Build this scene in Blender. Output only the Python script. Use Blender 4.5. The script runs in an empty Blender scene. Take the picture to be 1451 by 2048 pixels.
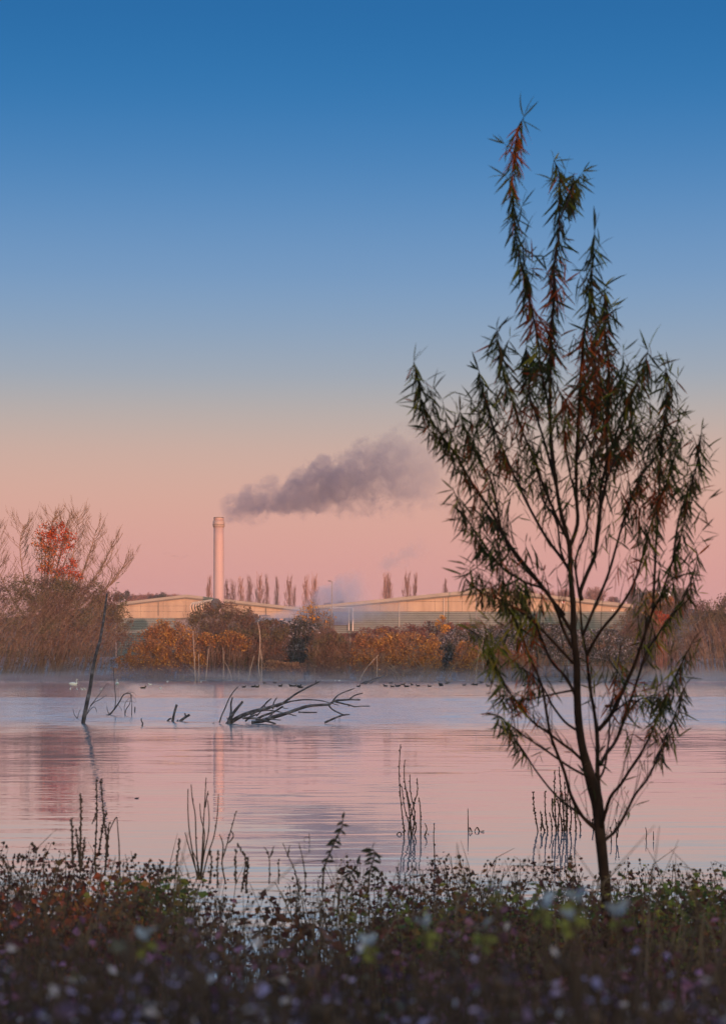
import bpy, math, random
import numpy as np
from mathutils import Vector, noise as mnoise

random.seed(7)
rng = np.random.default_rng(11)
scene = bpy.context.scene
COL = scene.collection
R = math.radians

# ------------------------------------------------------------------ camera
F = 4200.0            # focal length in photograph pixels (1451 x 2048)
CX, HY = 725.5, 1340.0
CAMZ = 2.0
cam_data = bpy.data.cameras.new('camera')
cam_data.sensor_width = 36.0
cam_data.sensor_fit = 'AUTO'
cam_data.lens = 36.0 * F / 2048.0
cam_data.shift_x = 0.0
cam_data.shift_y = (HY - 1024.0) / 2048.0
cam_data.clip_start = 0.1
cam_data.clip_end = 8000.0
cam_data.dof.use_dof = True
cam_data.dof.focus_distance = 42.0
cam_data.dof.aperture_fstop = 6.3
cam = bpy.data.objects.new('camera', cam_data)
cam.location = (0, 0, CAMZ)
cam.rotation_euler = (R(90), 0, 0)
COL.objects.link(cam)
scene.camera = cam

# ------------------------------------------------------------------ world
SUN_EL, SUN_AZ = 2.6, 20.0       # low sun behind the camera, to its right
world = bpy.data.worlds.new('World')
scene.world = world
world.use_nodes = True
wn, wl = world.node_tree.nodes, world.node_tree.links
wn.clear()

def lin(c):
    r = []
    for v in c:
        v = v / 255.0
        r.append(v / 12.92 if v <= 0.04045 else ((v + 0.055) / 1.055) ** 2.4)
    return (r[0], r[1], r[2], 1.0)

w_out = wn.new('ShaderNodeOutputWorld')
w_add = wn.new('ShaderNodeMixShader')
w_bg1 = wn.new('ShaderNodeBackground')
w_bg2 = wn.new('ShaderNodeBackground')
w_sky = wn.new('ShaderNodeTexSky')
w_sky.sky_type = 'NISHITA'
w_sky.sun_disc = False
w_sky.sun_elevation = R(SUN_EL)
w_sky.sun_rotation = R(180.0 - SUN_AZ)
w_sky.dust_density = 0.5
w_bg1.inputs['Strength'].default_value = 0.15
wl.new(w_sky.outputs[0], w_bg1.inputs['Color'])
w_tc = wn.new('ShaderNodeTexCoord')
w_sep = wn.new('ShaderNodeSeparateXYZ')
wl.new(w_tc.outputs['Generated'], w_sep.inputs[0])
w_map = wn.new('ShaderNodeMapRange')
w_map.inputs['From Min'].default_value = 0.0
w_map.inputs['From Max'].default_value = 0.36
wl.new(w_sep.outputs['Z'], w_map.inputs['Value'])
w_ramp = wn.new('ShaderNodeValToRGB')
SKY = [(1340, (206, 152, 152)), (1180, (212, 154, 149)), (1100, (216, 160, 151)), (1000, (216, 169, 154)),
       (900, (203, 173, 161)), (820, (181, 173, 170)), (750, (160, 169, 181)), (650, (137, 162, 190)),
       (550, (120, 155, 194)), (400, (90, 140, 190)), (250, (62, 124, 181)), (131, (50, 116, 174)), (0, (42, 106, 165))]
SKY_GAIN = 0.25
w_ramp.color_ramp.interpolation = 'B_SPLINE'
el = w_ramp.color_ramp.elements
while len(el) > 1:
    el.remove(el[-1])
for i, (y, c) in enumerate(SKY):
    z = math.sin(math.atan((HY - y) / F)) / 0.36
    e = el[0] if i == 0 else el.new(z)
    e.position = z
    lc = lin(c)
    e.color = (lc[0] * SKY_GAIN, lc[1] * SKY_GAIN, lc[2] * SKY_GAIN, 1)
wl.new(w_map.outputs[0], w_ramp.inputs[0])
wl.new(w_ramp.outputs[0], w_bg2.inputs['Color'])
w_bg2.inputs['Strength'].default_value = 1.0
w_dot = wn.new('ShaderNodeVectorMath'); w_dot.operation = 'DOT_PRODUCT'
w_dot.inputs[1].default_value = (math.sin(R(SUN_AZ)), -math.cos(R(SUN_AZ)), 0.0)
wl.new(w_tc.outputs['Generated'], w_dot.inputs[0])
w_fac = wn.new('ShaderNodeMapRange'); w_fac.interpolation_type = 'SMOOTHSTEP'
w_fac.inputs['From Min'].default_value = -0.55
w_fac.inputs['From Max'].default_value = 0.35
wl.new(w_dot.outputs['Value'], w_fac.inputs['Value'])
wl.new(w_fac.outputs[0], w_add.inputs[0])
wl.new(w_bg2.outputs[0], w_add.inputs[1])
wl.new(w_bg1.outputs[0], w_add.inputs[2])
wl.new(w_add.outputs[0], w_out.inputs['Surface'])

# ------------------------------------------------------------------ sun
sd = bpy.data.lights.new('sun', 'SUN')
sd.energy = 2.0
sd.angle = R(0.5)
sd.color = (0.62, 0.255, 0.175)
sun = bpy.data.objects.new('sun', sd)
to_sun = Vector((math.sin(R(SUN_AZ)) * math.cos(R(SUN_EL)), -math.cos(R(SUN_AZ)) * math.cos(R(SUN_EL)), math.sin(R(SUN_EL))))
sun.rotation_euler = to_sun.to_track_quat('Z', 'Y').to_euler()
sun.location = (80, -60, 60)
COL.objects.link(sun)

# ------------------------------------------------------------------ exposure / render
scene.view_settings.view_transform = 'Standard'
scene.view_settings.look = 'None'
scene.view_settings.exposure = 2.0     # exposed for the shade
scene.view_settings.gamma = 1.0
scene.view_settings.use_curve_mapping = False
scene.render.engine = 'CYCLES'
cy = scene.cycles
cy.use_denoising = True
cy.max_bounces = 5
cy.diffuse_bounces = 2
cy.glossy_bounces = 3
cy.transmission_bounces = 3
cy.volume_bounces = 1
cy.transparent_max_bounces = 12
cy.caustics_reflective = False
cy.caustics_refractive = False
cy.sample_clamp_indirect = 4.0
cy.volume_step_rate = 1.0
cy.volume_max_steps = 256

# ------------------------------------------------------------------ helpers
def P(px, py, D):
    return Vector(((px - CX) / F * D, D, CAMZ - (py - HY) / F * D))

def X(px, D):
    return (px - CX) / F * D

def DW(py):          # distance of a point of the water surface seen at row py
    return F * CAMZ / (py - HY)

class MB:
    """collects geometry, then links it as one mesh object"""
    def __init__(s):
        s.v = []; s.f3 = []; s.f4 = []; s.ng = []; s.n = 0
    def add(s, verts, quads=None, tris=None, ngons=None):
        verts = np.asarray(verts, dtype=np.float64).reshape(-1, 3)
        if quads is not None and len(quads): s.f4.append(np.asarray(quads, dtype=np.int64).reshape(-1, 4) + s.n)
        if tris is not None and len(tris): s.f3.append(np.asarray(tris, dtype=np.int64).reshape(-1, 3) + s.n)
        if ngons:
            for g in ngons: s.ng.append([i + s.n for i in g])
        s.v.append(verts); s.n += len(verts)
        return s
    def tube(s, pts, rad, n=5, cap=True):
        pts = [Vector(p) for p in pts]
        m = len(pts)
        if not hasattr(rad, '__len__'): rad = [rad] * m
        elif len(rad) == 2 and m != 2: rad = [rad[0] + (rad[1] - rad[0]) * i / (m - 1) for i in range(m)]
        prev = None
        V = np.zeros((m * n, 3))
        for i in range(m):
            t = (pts[min(i + 1, m - 1)] - pts[max(i - 1, 0)])
            if t.length < 1e-9: t = Vector((0, 0, 1))
            t.normalize()
            if prev is None:
                a = Vector((0, 1, 0)) if abs(t.y) < 0.9 else Vector((1, 0, 0))
                u = t.cross(a).normalized()
            else:
                u = (prev - t * prev.dot(t))
                if u.length < 1e-6: u = t.orthogonal()
                u.normalize()
            prev = u
            w = t.cross(u)
            for k in range(n):
                a = 2 * math.pi * k / n
                q = pts[i] + (u * math.cos(a) + w * math.sin(a)) * rad[i]
                V[i * n + k] = q
        quads = []
        for i in range(m - 1):
            for k in range(n):
                k2 = (k + 1) % n
                quads.append((i * n + k, i * n + k2, (i + 1) * n + k2, (i + 1) * n + k))
        s.add(V, quads, None, [list(range(n))[::-1], [(m - 1) * n + k for k in range(n)]] if cap else None)
        return s
    def box(s, x0, x1, y0, y1, z0, z1):
        v = [(x0, y0, z0), (x1, y0, z0), (x1, y1, z0), (x0, y1, z0), (x0, y0, z1), (x1, y0, z1), (x1, y1, z1), (x0, y1, z1)]
        q = [(0, 3, 2, 1), (4, 5, 6, 7), (0, 1, 5, 4), (1, 2, 6, 5), (2, 3, 7, 6), (3, 0, 4, 7)]
        return s.add(v, q)
    def prism(s, poly, y0, y1):
        """polygon in xz extruded along y"""
        n = len(poly)
        v = [(p[0], y0, p[1]) for p in poly] + [(p[0], y1, p[1]) for p in poly]
        q = [(i, (i + 1) % n, n + (i + 1) % n, n + i) for i in range(n)]
        return s.add(v, q, None, [list(range(n))[::-1], [n + i for i in range(n)]])
    def lathe(s, prof, cx, cy_, n=24):
        m = len(prof)
        V = []
        for (r, z) in prof:
            for k in range(n):
                a = 2 * math.pi * k / n
                V.append((cx + r * math.cos(a), cy_ + r * math.sin(a), z))
        q = []
        for i in range(m - 1):
            for k in range(n):
                k2 = (k + 1) % n
                q.append((i * n + k, i * n + k2, (i + 1) * n + k2, (i + 1) * n + k))
        return s.add(V, q, None, [list(range(n))[::-1], [(m - 1) * n + k for k in range(n)]])
    def cards(s, C, U, W, L, Wd, fold=0.25):
        """leaf-sized rhombs, folded along the midrib: centre C, length axis U, width axis W"""
        C = np.asarray(C); U = np.asarray(U); W = np.asarray(W)
        L = np.asarray(L).reshape(-1, 1); Wd = np.asarray(Wd).reshape(-1, 1)
        Nn = np.cross(U, W)
        n = len(C)
        V = np.empty((n, 4, 3))
        V[:, 0] = C - U * L * 0.5
        V[:, 1] = C + W * Wd * 0.5 + Nn * Wd * fold
        V[:, 2] = C + U * L * 0.5
        V[:, 3] = C - W * Wd * 0.5 + Nn * Wd * fold
        b = np.arange(n)[:, None] * 4
        t = np.concatenate([b + np.array([[0, 1, 2]]), b + np.array([[0, 2, 3]])], axis=1).reshape(-1, 3)
        return s.add(V.reshape(-1, 3), None, t)
    def build(s, name, mat, parent=None, origin=None, smooth=False):
        V = np.concatenate(s.v) if s.v else np.zeros((0, 3))
        if parent is not None and origin is None:
            o = np.array(wloc(parent))
        elif origin is not None:
            o = np.array(origin)
        else:
            o = np.array([V[:, 0].mean(), V[:, 1].mean(), V[:, 2].min()])
        V = V - o
        me = bpy.data.meshes.new(name)
        polys = []
        loops = []; starts = []; c = 0
        if s.f3:
            a = np.concatenate(s.f3); loops.append(a.reshape(-1)); starts.append(c + np.arange(len(a)) * 3); c += a.size
        if s.f4:
            a = np.concatenate(s.f4); loops.append(a.reshape(-1)); starts.append(c + np.arange(len(a)) * 4); c += a.size
        for g in s.ng:
            loops.append(np.array(g)); starts.append(np.array([c])); c += len(g)
        loops = np.concatenate(loops); starts = np.concatenate(starts)
        me.vertices.add(len(V)); me.vertices.foreach_set('co', V.astype(np.float32).ravel())
        me.loops.add(len(loops)); me.loops.foreach_set('vertex_index', loops.astype(np.int32))
        me.polygons.add(len(starts)); me.polygons.foreach_set('loop_start', starts.astype(np.int32))
        me.update(calc_edges=True)
        me.validate()
        me.polygons.foreach_set('use_smooth', [bool(smooth)] * len(me.polygons))
        if mat: me.materials.append(mat)
        ob = bpy.data.objects.new(name, me)
        COL.objects.link(ob)
        if parent is not None:
            ob.parent = parent
            ob.location = Vector(o) - wloc(parent)
        else:
            ob.location = Vector(o)
        return ob

def wloc(o):
    l = Vector((0, 0, 0))
    while o is not None:
        l = l + o.location
        o = o.parent
    return l

def tag(o, label=None, cat=None, group=None, kind=None):
    if label: o['label'] = label
    if cat: o['category'] = cat
    if group: o['group'] = group
    if kind: o['kind'] = kind
    return o

def empty(name, loc):
    o = bpy.data.objects.new(name, None)
    o.location = loc
    o.empty_display_size = 0.3
    COL.objects.link(o)
    return o

def copy_tree(o, parent=None):
    c = o.copy(); COL.objects.link(c); c.parent = parent
    for ch in list(o.children): copy_tree(ch, c)
    return c

def rand_unit(n):
    v = rng.normal(size=(n, 3))
    return v / np.linalg.norm(v, axis=1, keepdims=True)

def perp(U):
    w = rand_unit(len(U))
    w = w - U * (w * U).sum(1, keepdims=True)
    return w / np.linalg.norm(w, axis=1, keepdims=True)

def smooth_path(pts, sub=4):
    """Catmull-Rom through points"""
    pts = [Vector(p) for p in pts]
    if len(pts) < 3: return pts
    out = []
    for i in range(len(pts) - 1):
        p0 = pts[max(i - 1, 0)]; p1 = pts[i]; p2 = pts[i + 1]; p3 = pts[min(i + 2, len(pts) - 1)]
        for k in range(sub):
            t = k / sub
            out.append(0.5 * ((2 * p1) + (p2 - p0) * t + (2 * p0 - 5 * p1 + 4 * p2 - p3) * t * t + (3 * p1 - p0 - 3 * p2 + p3) * t ** 3))
    out.append(pts[-1])
    return out

# ------------------------------------------------------------------ materials
def new_mat(name):
    m = bpy.data.materials.new(name); m.use_nodes = True
    nt = m.node_tree
    for n in list(nt.nodes): nt.nodes.remove(n)
    out = nt.nodes.new('ShaderNodeOutputMaterial')
    return m, nt, out

def ramp_node(nt, stops, interp='LINEAR'):
    r = nt.nodes.new('ShaderNodeValToRGB')
    r.color_ramp.interpolation = interp
    e = r.color_ramp.elements
    while len(e) > 1: e.remove(e[-1])
    for i, (p, c) in enumerate(stops):
        q = e[0] if i == 0 else e.new(p)
        q.position = p; q.color = (c[0], c[1], c[2], 1)
    return r

def mat_noise(name, cols, scale=3.0, rough=0.8, bump=0.0, stretch=(1, 1, 1), spec=0.2, metallic=0.0, detail=6):
    m, nt, out = new_mat(name)
    b = nt.nodes.new('ShaderNodeBsdfPrincipled')
    b.inputs['Roughness'].default_value = rough
    b.inputs['Metallic'].default_value = metallic
    b.inputs['Specular IOR Level'].default_value = spec
    tc = nt.nodes.new('ShaderNodeTexCoord')
    mp = nt.nodes.new('ShaderNodeMapping')
    mp.inputs['Scale'].default_value = stretch
    nz = nt.nodes.new('ShaderNodeTexNoise')
    nz.inputs['Scale'].default_value = scale
    nz.inputs['Detail'].default_value = detail
    nt.links.new(tc.outputs['Object'], mp.inputs['Vector'])
    nt.links.new(mp.outputs[0], nz.inputs['Vector'])
    k = len(cols)
    r = ramp_node(nt, [(0.3 + 0.4 * i / max(1, k - 1), c) for i, c in enumerate(cols)])
    nt.links.new(nz.outputs['Fac'], r.inputs[0])
    nt.links.new(r.outputs[0], b.inputs['Base Color'])
    if bump > 0:
        bp = nt.nodes.new('ShaderNodeBump')
        bp.inputs['Strength'].default_value = bump
        bp.inputs['Distance'].default_value = 0.02
        nt.links.new(nz.outputs['Fac'], bp.inputs['Height'])
        nt.links.new(bp.outputs[0], b.inputs['Normal'])
    nt.links.new(b.outputs[0], out.inputs['Surface'])
    return m

def mat_leaf(name, cols, transl=0.35, patch=None, patch_scale=0.3):
    """per-leaf colour (random per island), a second colour in patches"""
    m, nt, out = new_mat(name)
    g = nt.nodes.new('ShaderNodeNewGeometry')
    k = len(cols)
    r = ramp_node(nt, [(i / k, c) for i, c in enumerate(cols)], 'CONSTANT')
    nt.links.new(g.outputs['Random Per Island'], r.inputs[0])
    colout = r.outputs[0]
    if patch:
        tc = nt.nodes.new('ShaderNodeTexCoord')
        nz = nt.nodes.new('ShaderNodeTexNoise')
        nz.inputs['Scale'].default_value = patch_scale
        nz.inputs['Detail'].default_value = 3
        nt.links.new(tc.outputs['Object'], nz.inputs['Vector'])
        mr = nt.nodes.new('ShaderNodeMapRange')
        mr.inputs['From Min'].default_value = 0.48; mr.inputs['From Max'].default_value = 0.58
        nt.links.new(nz.outputs['Fac'], mr.inputs['Value'])
        r2 = ramp_node(nt, [(i / len(patch), c) for i, c in enumerate(patch)], 'CONSTANT')
        nt.links.new(g.outputs['Random Per Island'], r2.inputs[0])
        mx = nt.nodes.new('ShaderNodeMix'); mx.data_type = 'RGBA'
        nt.links.new(mr.outputs[0], mx.inputs['Factor'])
        nt.links.new(r.outputs[0], mx.inputs['A']); nt.links.new(r2.outputs[0], mx.inputs['B'])
        colout = mx.outputs['Result']
    d = nt.nodes.new('ShaderNodeBsdfPrincipled'); d.inputs['Roughness'].default_value = 0.65
    d.inputs['Specular IOR Level'].default_value = 0.2
    t = nt.nodes.new('ShaderNodeBsdfTranslucent')
    nt.links.new(colout, d.inputs['Base Color']); nt.links.new(colout, t.inputs['Color'])
    ms = nt.nodes.new('ShaderNodeMixShader'); ms.inputs[0].default_value = transl
    nt.links.new(d.outputs[0], ms.inputs[1]); nt.links.new(t.outputs[0], ms.inputs[2])
    nt.links.new(ms.outputs[0], out.inputs['Surface'])
    return m

M = {}
M['mud'] = mat_noise('mud', [(0.05, 0.04, 0.035), (0.10, 0.085, 0.07), (0.16, 0.15, 0.16)], 1.2, 0.9, 0.6)
M['far_soil'] = mat_noise('far_soil', [(0.10, 0.085, 0.08), (0.20, 0.18, 0.19), (0.32, 0.32, 0.38)], 0.35, 0.95)
M['hill'] = mat_noise('hill_grass', [(0.05, 0.05, 0.035), (0.09, 0.075, 0.06)], 0.05, 0.95)
M['cream'] = mat_noise('cream_cladding', [(0.25, 0.19, 0.14), (0.32, 0.25, 0.185), (0.36, 0.285, 0.21)], 0.5, 0.5, 0, (0.9, 1, 0.2))
M['rib'] = mat_noise('grey_green_cladding', [(0.12, 0.165, 0.17), (0.16, 0.205, 0.205)], 0.3, 0.45)
M['rib_gap'] = mat_noise('cladding_backing', [(0.055, 0.065, 0.07), (0.075, 0.085, 0.09)], 0.3, 0.6)
M['louvre'] = mat_noise('blue_louvre', [(0.13, 0.18, 0.30), (0.17, 0.22, 0.34)], 0.5, 0.4)
M['fascia'] = mat_noise('fascia', [(0.20, 0.19, 0.17), (0.27, 0.25, 0.22)], 0.3, 0.5, 0, (1, 1, 4))
M['gutter'] = mat_noise('gutter', [(0.09, 0.08, 0.07), (0.13, 0.12, 0.10)], 0.3, 0.5)
M['roof'] = mat_noise('roof_sheet', [(0.16, 0.16, 0.15), (0.22, 0.21, 0.20)], 0.15, 0.6)
M['white_pipe'] = mat_noise('pale_pipe', [(0.5, 0.48, 0.45), (0.62, 0.6, 0.56)], 1.0, 0.5)
M['chimney'] = mat_noise('chimney_paint', [(0.347, 0.270, 0.288), (0.392, 0.305, 0.326)], 0.25, 0.55, 0, (1, 1, 0.15))
M['chimney_band'] = mat_noise('chimney_band', [(0.30, 0.25, 0.255), (0.34, 0.285, 0.29)], 0.3, 0.55)
M['steel'] = mat_noise('steel', [(0.62, 0.50, 0.38), (0.75, 0.62, 0.48)], 1.2, 0.42, 0, spec=0.5, metallic=0.5)
M['dark_steel'] = mat_noise('dark_steel', [(0.05, 0.05, 0.055), (0.10, 0.10, 0.11)], 1.0, 0.5, 0, metallic=0.3)
M['pole'] = mat_noise('galvanised', [(0.16, 0.16, 0.17), (0.24, 0.24, 0.25)], 1.0, 0.5)
M['dark_bay'] = mat_noise('dark_glass', [(0.02, 0.025, 0.035), (0.045, 0.05, 0.06)], 0.6, 0.25)
M['red'] = mat_noise('red_paint', [(0.45, 0.03, 0.02), (0.5, 0.05, 0.03)], 1.0, 0.5)
M['glint_orange'] = mat_noise('glint_paint', [(0.8, 0.35, 0.05), (0.85, 0.45, 0.08)], 1.0, 0.3)  # sun glint on the bay, put into plain orange colour
M['white_frame'] = mat_noise('white_frame', [(0.7, 0.7, 0.68), (0.75, 0.75, 0.72)], 1.0, 0.5)
M['slate'] = mat_noise('slate', [(0.15, 0.14, 0.16), (0.20, 0.19, 0.21)], 0.4, 0.6)
M['dead_wood'] = mat_noise('dead_wood', [(0.039, 0.036, 0.048), (0.094, 0.085, 0.106), (0.220, 0.212, 0.269)], 5.0, 0.85, 0.8, (1, 1, 1))
M['pale_bark'] = mat_noise('pale_bark', [(0.16, 0.13, 0.11), (0.36, 0.30, 0.26)], 2.0, 0.9)
M['willow_bark'] = mat_noise('willow_bark', [(0.010, 0.006, 0.005), (0.026, 0.013, 0.010), (0.05, 0.026, 0.02)], 14.0, 0.9, 0.6, (1, 1, 0.4))
M['twig'] = mat_noise('twig', [(0.144, 0.099, 0.080), (0.240, 0.168, 0.136)], 0.6, 0.9)
M['twig_red'] = mat_noise('red_twig', [(0.176, 0.088, 0.072), (0.272, 0.144, 0.112)], 0.6, 0.9)
M['twig_dark'] = mat_noise('dark_twig', [(0.080, 0.067, 0.064), (0.160, 0.128, 0.120)], 0.6, 0.9)
M['twig_grey'] = mat_noise('grey_twig', [(0.15, 0.105, 0.075), (0.27, 0.20, 0.15)], 0.6, 0.9)
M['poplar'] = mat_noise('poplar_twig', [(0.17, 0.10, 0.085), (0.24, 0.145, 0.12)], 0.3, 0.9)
M['stalk'] = mat_noise('dry_stalk', [(0.038, 0.026, 0.022), (0.105, 0.068, 0.053)], 6.0, 0.9)
M['straw_grass'] = mat_noise('dry_grass', [(0.072, 0.043, 0.028), (0.132, 0.085, 0.055), (0.187, 0.135, 0.100)], 3.0, 0.9)
M['bird_dark'] = mat_noise('dark_feathers', [(0.012, 0.012, 0.014), (0.03, 0.03, 0.034)], 8.0, 0.6)
M['bird_brown'] = mat_noise('brown_feathers', [(0.03, 0.025, 0.02), (0.09, 0.07, 0.055)], 8.0, 0.7)
M['bird_white'] = mat_noise('white_feathers', [(0.72, 0.72, 0.74), (0.82, 0.82, 0.83)], 8.0, 0.7)
M['bill'] = mat_noise('orange_bill', [(0.5, 0.2, 0.04), (0.6, 0.25, 0.05)], 10.0, 0.5)
M['bill_pale'] = mat_noise('pale_bill', [(0.5, 0.48, 0.42), (0.6, 0.58, 0.5)], 10.0, 0.5)

L = {}
L['orange'] = mat_leaf('orange_leaves', [(0.213, 0.101, 0.027), (0.345, 0.184, 0.061), (0.264, 0.120, 0.030), (0.300, 0.174, 0.069), (0.537, 0.335, 0.094)], 0.3,
                       [(0.190, 0.102, 0.055), (0.365, 0.176, 0.075), (0.165, 0.099, 0.058)], 0.35)
L['rust'] = mat_leaf('rust_leaves', [(0.311, 0.127, 0.048), (0.374, 0.179, 0.091), (0.202, 0.078, 0.021), (0.239, 0.127, 0.080)], 0.3,
                     [(0.204, 0.152, 0.048), (0.387, 0.261, 0.070), (0.256, 0.174, 0.076)], 0.3)
L['brown'] = mat_leaf('brown_leaves', [(0.139, 0.084, 0.063), (0.178, 0.119, 0.100), (0.154, 0.089, 0.059), (0.131, 0.098, 0.076)], 0.3,
                      [(0.109, 0.099, 0.059), (0.158, 0.129, 0.059), (0.089, 0.084, 0.059)], 0.3)
L['mauve'] = mat_leaf('mauve_twigs', [(0.126, 0.085, 0.073), (0.162, 0.119, 0.108), (0.140, 0.095, 0.078)], 0.25,
                      [(0.135, 0.122, 0.072), (0.108, 0.099, 0.063)], 0.2)
L['maroon'] = mat_leaf('maroon_leaves', [(0.139, 0.063, 0.050), (0.184, 0.091, 0.082), (0.151, 0.070, 0.049)], 0.3)
L['ivy'] = mat_leaf('frosted_ivy', [(0.033, 0.039, 0.030), (0.045, 0.053, 0.042), (0.030, 0.033, 0.027), (0.165, 0.180, 0.225), (0.053, 0.060, 0.045)], 0.1,
                    [(0.240, 0.255, 0.315), (0.045, 0.053, 0.045), (0.330, 0.345, 0.405), (0.045, 0.045, 0.045)], 0.45)
L['yellow'] = mat_leaf('yellow_leaves', [(0.504, 0.273, 0.045), (0.378, 0.210, 0.045), (0.588, 0.294, 0.045)], 0.35)
L['straw'] = mat_leaf('straw_leaves', [(0.300, 0.195, 0.120), (0.240, 0.158, 0.105), (0.360, 0.240, 0.150)], 0.3)
L['red_oak'] = mat_leaf('red_oak_leaves', [(0.476, 0.070, 0.028), (0.364, 0.063, 0.028), (0.532, 0.112, 0.028), (0.252, 0.070, 0.028)], 0.35,
                        [(0.504, 0.168, 0.028), (0.280, 0.140, 0.042), (0.140, 0.098, 0.028)], 0.15)
L['pine'] = mat_leaf('pine_needles', [(0.039, 0.042, 0.033), (0.058, 0.058, 0.042), (0.033, 0.034, 0.029)], 0.1)
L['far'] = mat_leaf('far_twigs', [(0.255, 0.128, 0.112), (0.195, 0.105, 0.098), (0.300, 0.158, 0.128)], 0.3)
L['willow'] = mat_leaf('willow_leaves', [(0.046, 0.057, 0.022), (0.034, 0.040, 0.018), (0.062, 0.069, 0.022), (0.040, 0.046, 0.022),
                                         (0.143, 0.129, 0.031), (0.052, 0.057, 0.022), (0.143, 0.074, 0.031), (0.040, 0.040, 0.022)], 0.55)
L['willow_olive'] = mat_leaf('willow_olive_leaves', [(0.263, 0.254, 0.038), (0.169, 0.187, 0.034), (0.375, 0.293, 0.038), (0.112, 0.137, 0.029)], 0.55)
L['willow_red'] = mat_leaf('willow_red_leaves', [(0.437, 0.069, 0.025), (0.302, 0.062, 0.025), (0.538, 0.108, 0.025), (0.202, 0.054, 0.021)], 0.55)
L['weed'] = mat_leaf('weed_leaves', [(0.143, 0.051, 0.044), (0.190, 0.073, 0.060), (0.095, 0.040, 0.031), (0.202, 0.087, 0.039), (0.071, 0.030, 0.028), (0.120, 0.044, 0.044)], 0.35,
                     [(0.179, 0.065, 0.063), (0.214, 0.087, 0.044), (0.084, 0.033, 0.036)], 0.8)
L['bramble'] = mat_leaf('bramble_leaves', [(0.099, 0.137, 0.043), (0.166, 0.200, 0.049), (0.282, 0.260, 0.055), (0.099, 0.108, 0.043), (0.231, 0.137, 0.055)], 0.35)
L['red_weed'] = mat_leaf('red_weed_leaves', [(0.515, 0.108, 0.054), (0.328, 0.101, 0.058), (0.421, 0.180, 0.058), (0.187, 0.108, 0.054)], 0.35)
L['purple'] = mat_leaf('purple_weeds', [(0.200, 0.081, 0.140), (0.289, 0.126, 0.224), (0.128, 0.051, 0.075), (0.360, 0.172, 0.319), (0.181, 0.091, 0.075), (0.108, 0.046, 0.065)], 0.3,
                       [(0.236, 0.114, 0.094), (0.144, 0.063, 0.065), (0.308, 0.149, 0.281)], 0.9)
L['frost'] = mat_leaf('frosted_weeds', [(0.090, 0.058, 0.119), (0.382, 0.324, 0.577), (0.063, 0.048, 0.079), (0.153, 0.103, 0.218), (0.544, 0.496, 0.577), (0.076, 0.061, 0.088), (0.114, 0.103, 0.079)], 0.2)
L['frost_top'] = mat_leaf('frost_covered_leaf', [(0.442, 0.481, 0.598), (0.338, 0.390, 0.494), (0.546, 0.572, 0.650)], 0.2)
L['lime'] = mat_leaf('lime_leaf', [(0.350, 0.319, 0.076), (0.245, 0.252, 0.067), (0.438, 0.370, 0.101)], 0.4)
L['shoot'] = mat_leaf('shoot_leaf', [(0.027, 0.045, 0.021), (0.033, 0.033, 0.021), (0.045, 0.030, 0.022)], 0.25)

# ------------------------------------------------------------------ terrain, water
def shore(x):
    return 384.0 + 2.0 * math.sin(x * 0.09 + 0.6) + 1.4 * math.sin(x * 0.31) + (10.0 if 18 < x else 0.0) * min(1, max(0, (x - 18) / 12))

def terrain_z(x, y):
    near = 16.6 + 0.7 * math.sin(x * 1.1 + 0.5) + 0.35 * math.sin(x * 2.7) - 3.4 * math.exp(-((x + 0.62) / 0.75) ** 2)
    sf = shore(x)
    if y < near - 4: z = 0.26 + 0.08 * mnoise.noise((x * 0.8, y * 0.8, 0))
    elif y < near + 4:
        t = (y - near) / 4.0
        z = -0.5 * t if t > 0 else -0.26 * t
        z += 0.05 * mnoise.noise((x * 0.9, y * 0.9, 3)) * (1 - abs(t))
    elif y < sf - 10: z = -0.9
    elif y < sf + 60:
        t = (y - sf)
        if t < 0: z = 0.09 * t
        else: z = 0.045 * t if t < 20 else 0.9 + (t - 20) * 0.05
        z += 0.12 * mnoise.noise((x * 0.2, y * 0.2, 5))
        z = min(z, 2.9)
    else:
        z = 2.9 + min(6.0, max(0, y - 480) * 0.012)
    return z

ys = [-700, -300, -120] + list(np.arange(-60, 4, 8)) + list(np.arange(4, 26, 0.6)) + [30, 60, 150, 300, 355] + list(np.arange(364, 450, 2.5)) + [470, 520, 600, 700, 850, 1100, 1600, 2600, 4500, 7000]
xs_ = [-4500, -1800, -700, -320, -180, -120] + list(np.arange(-90, -8, 2.5)) + list(np.arange(-8, 8, 0.6)) + list(np.arange(8, 92, 2.5)) + [120, 180, 320, 700, 1800, 4500]
g = MB()
V = [(x, y, terrain_z(x, y)) for y in ys for x in xs_]
nx = len(xs_)
g.add(V, [(j * nx + i, j * nx + i + 1, (j + 1) * nx + i + 1, (j + 1) * nx + i) for j in range(len(ys) - 1) for i in range(nx - 1)])
ground = tag(g.build('ground', M['mud'], origin=(0, 0, 0), smooth=True), kind='structure')
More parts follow.
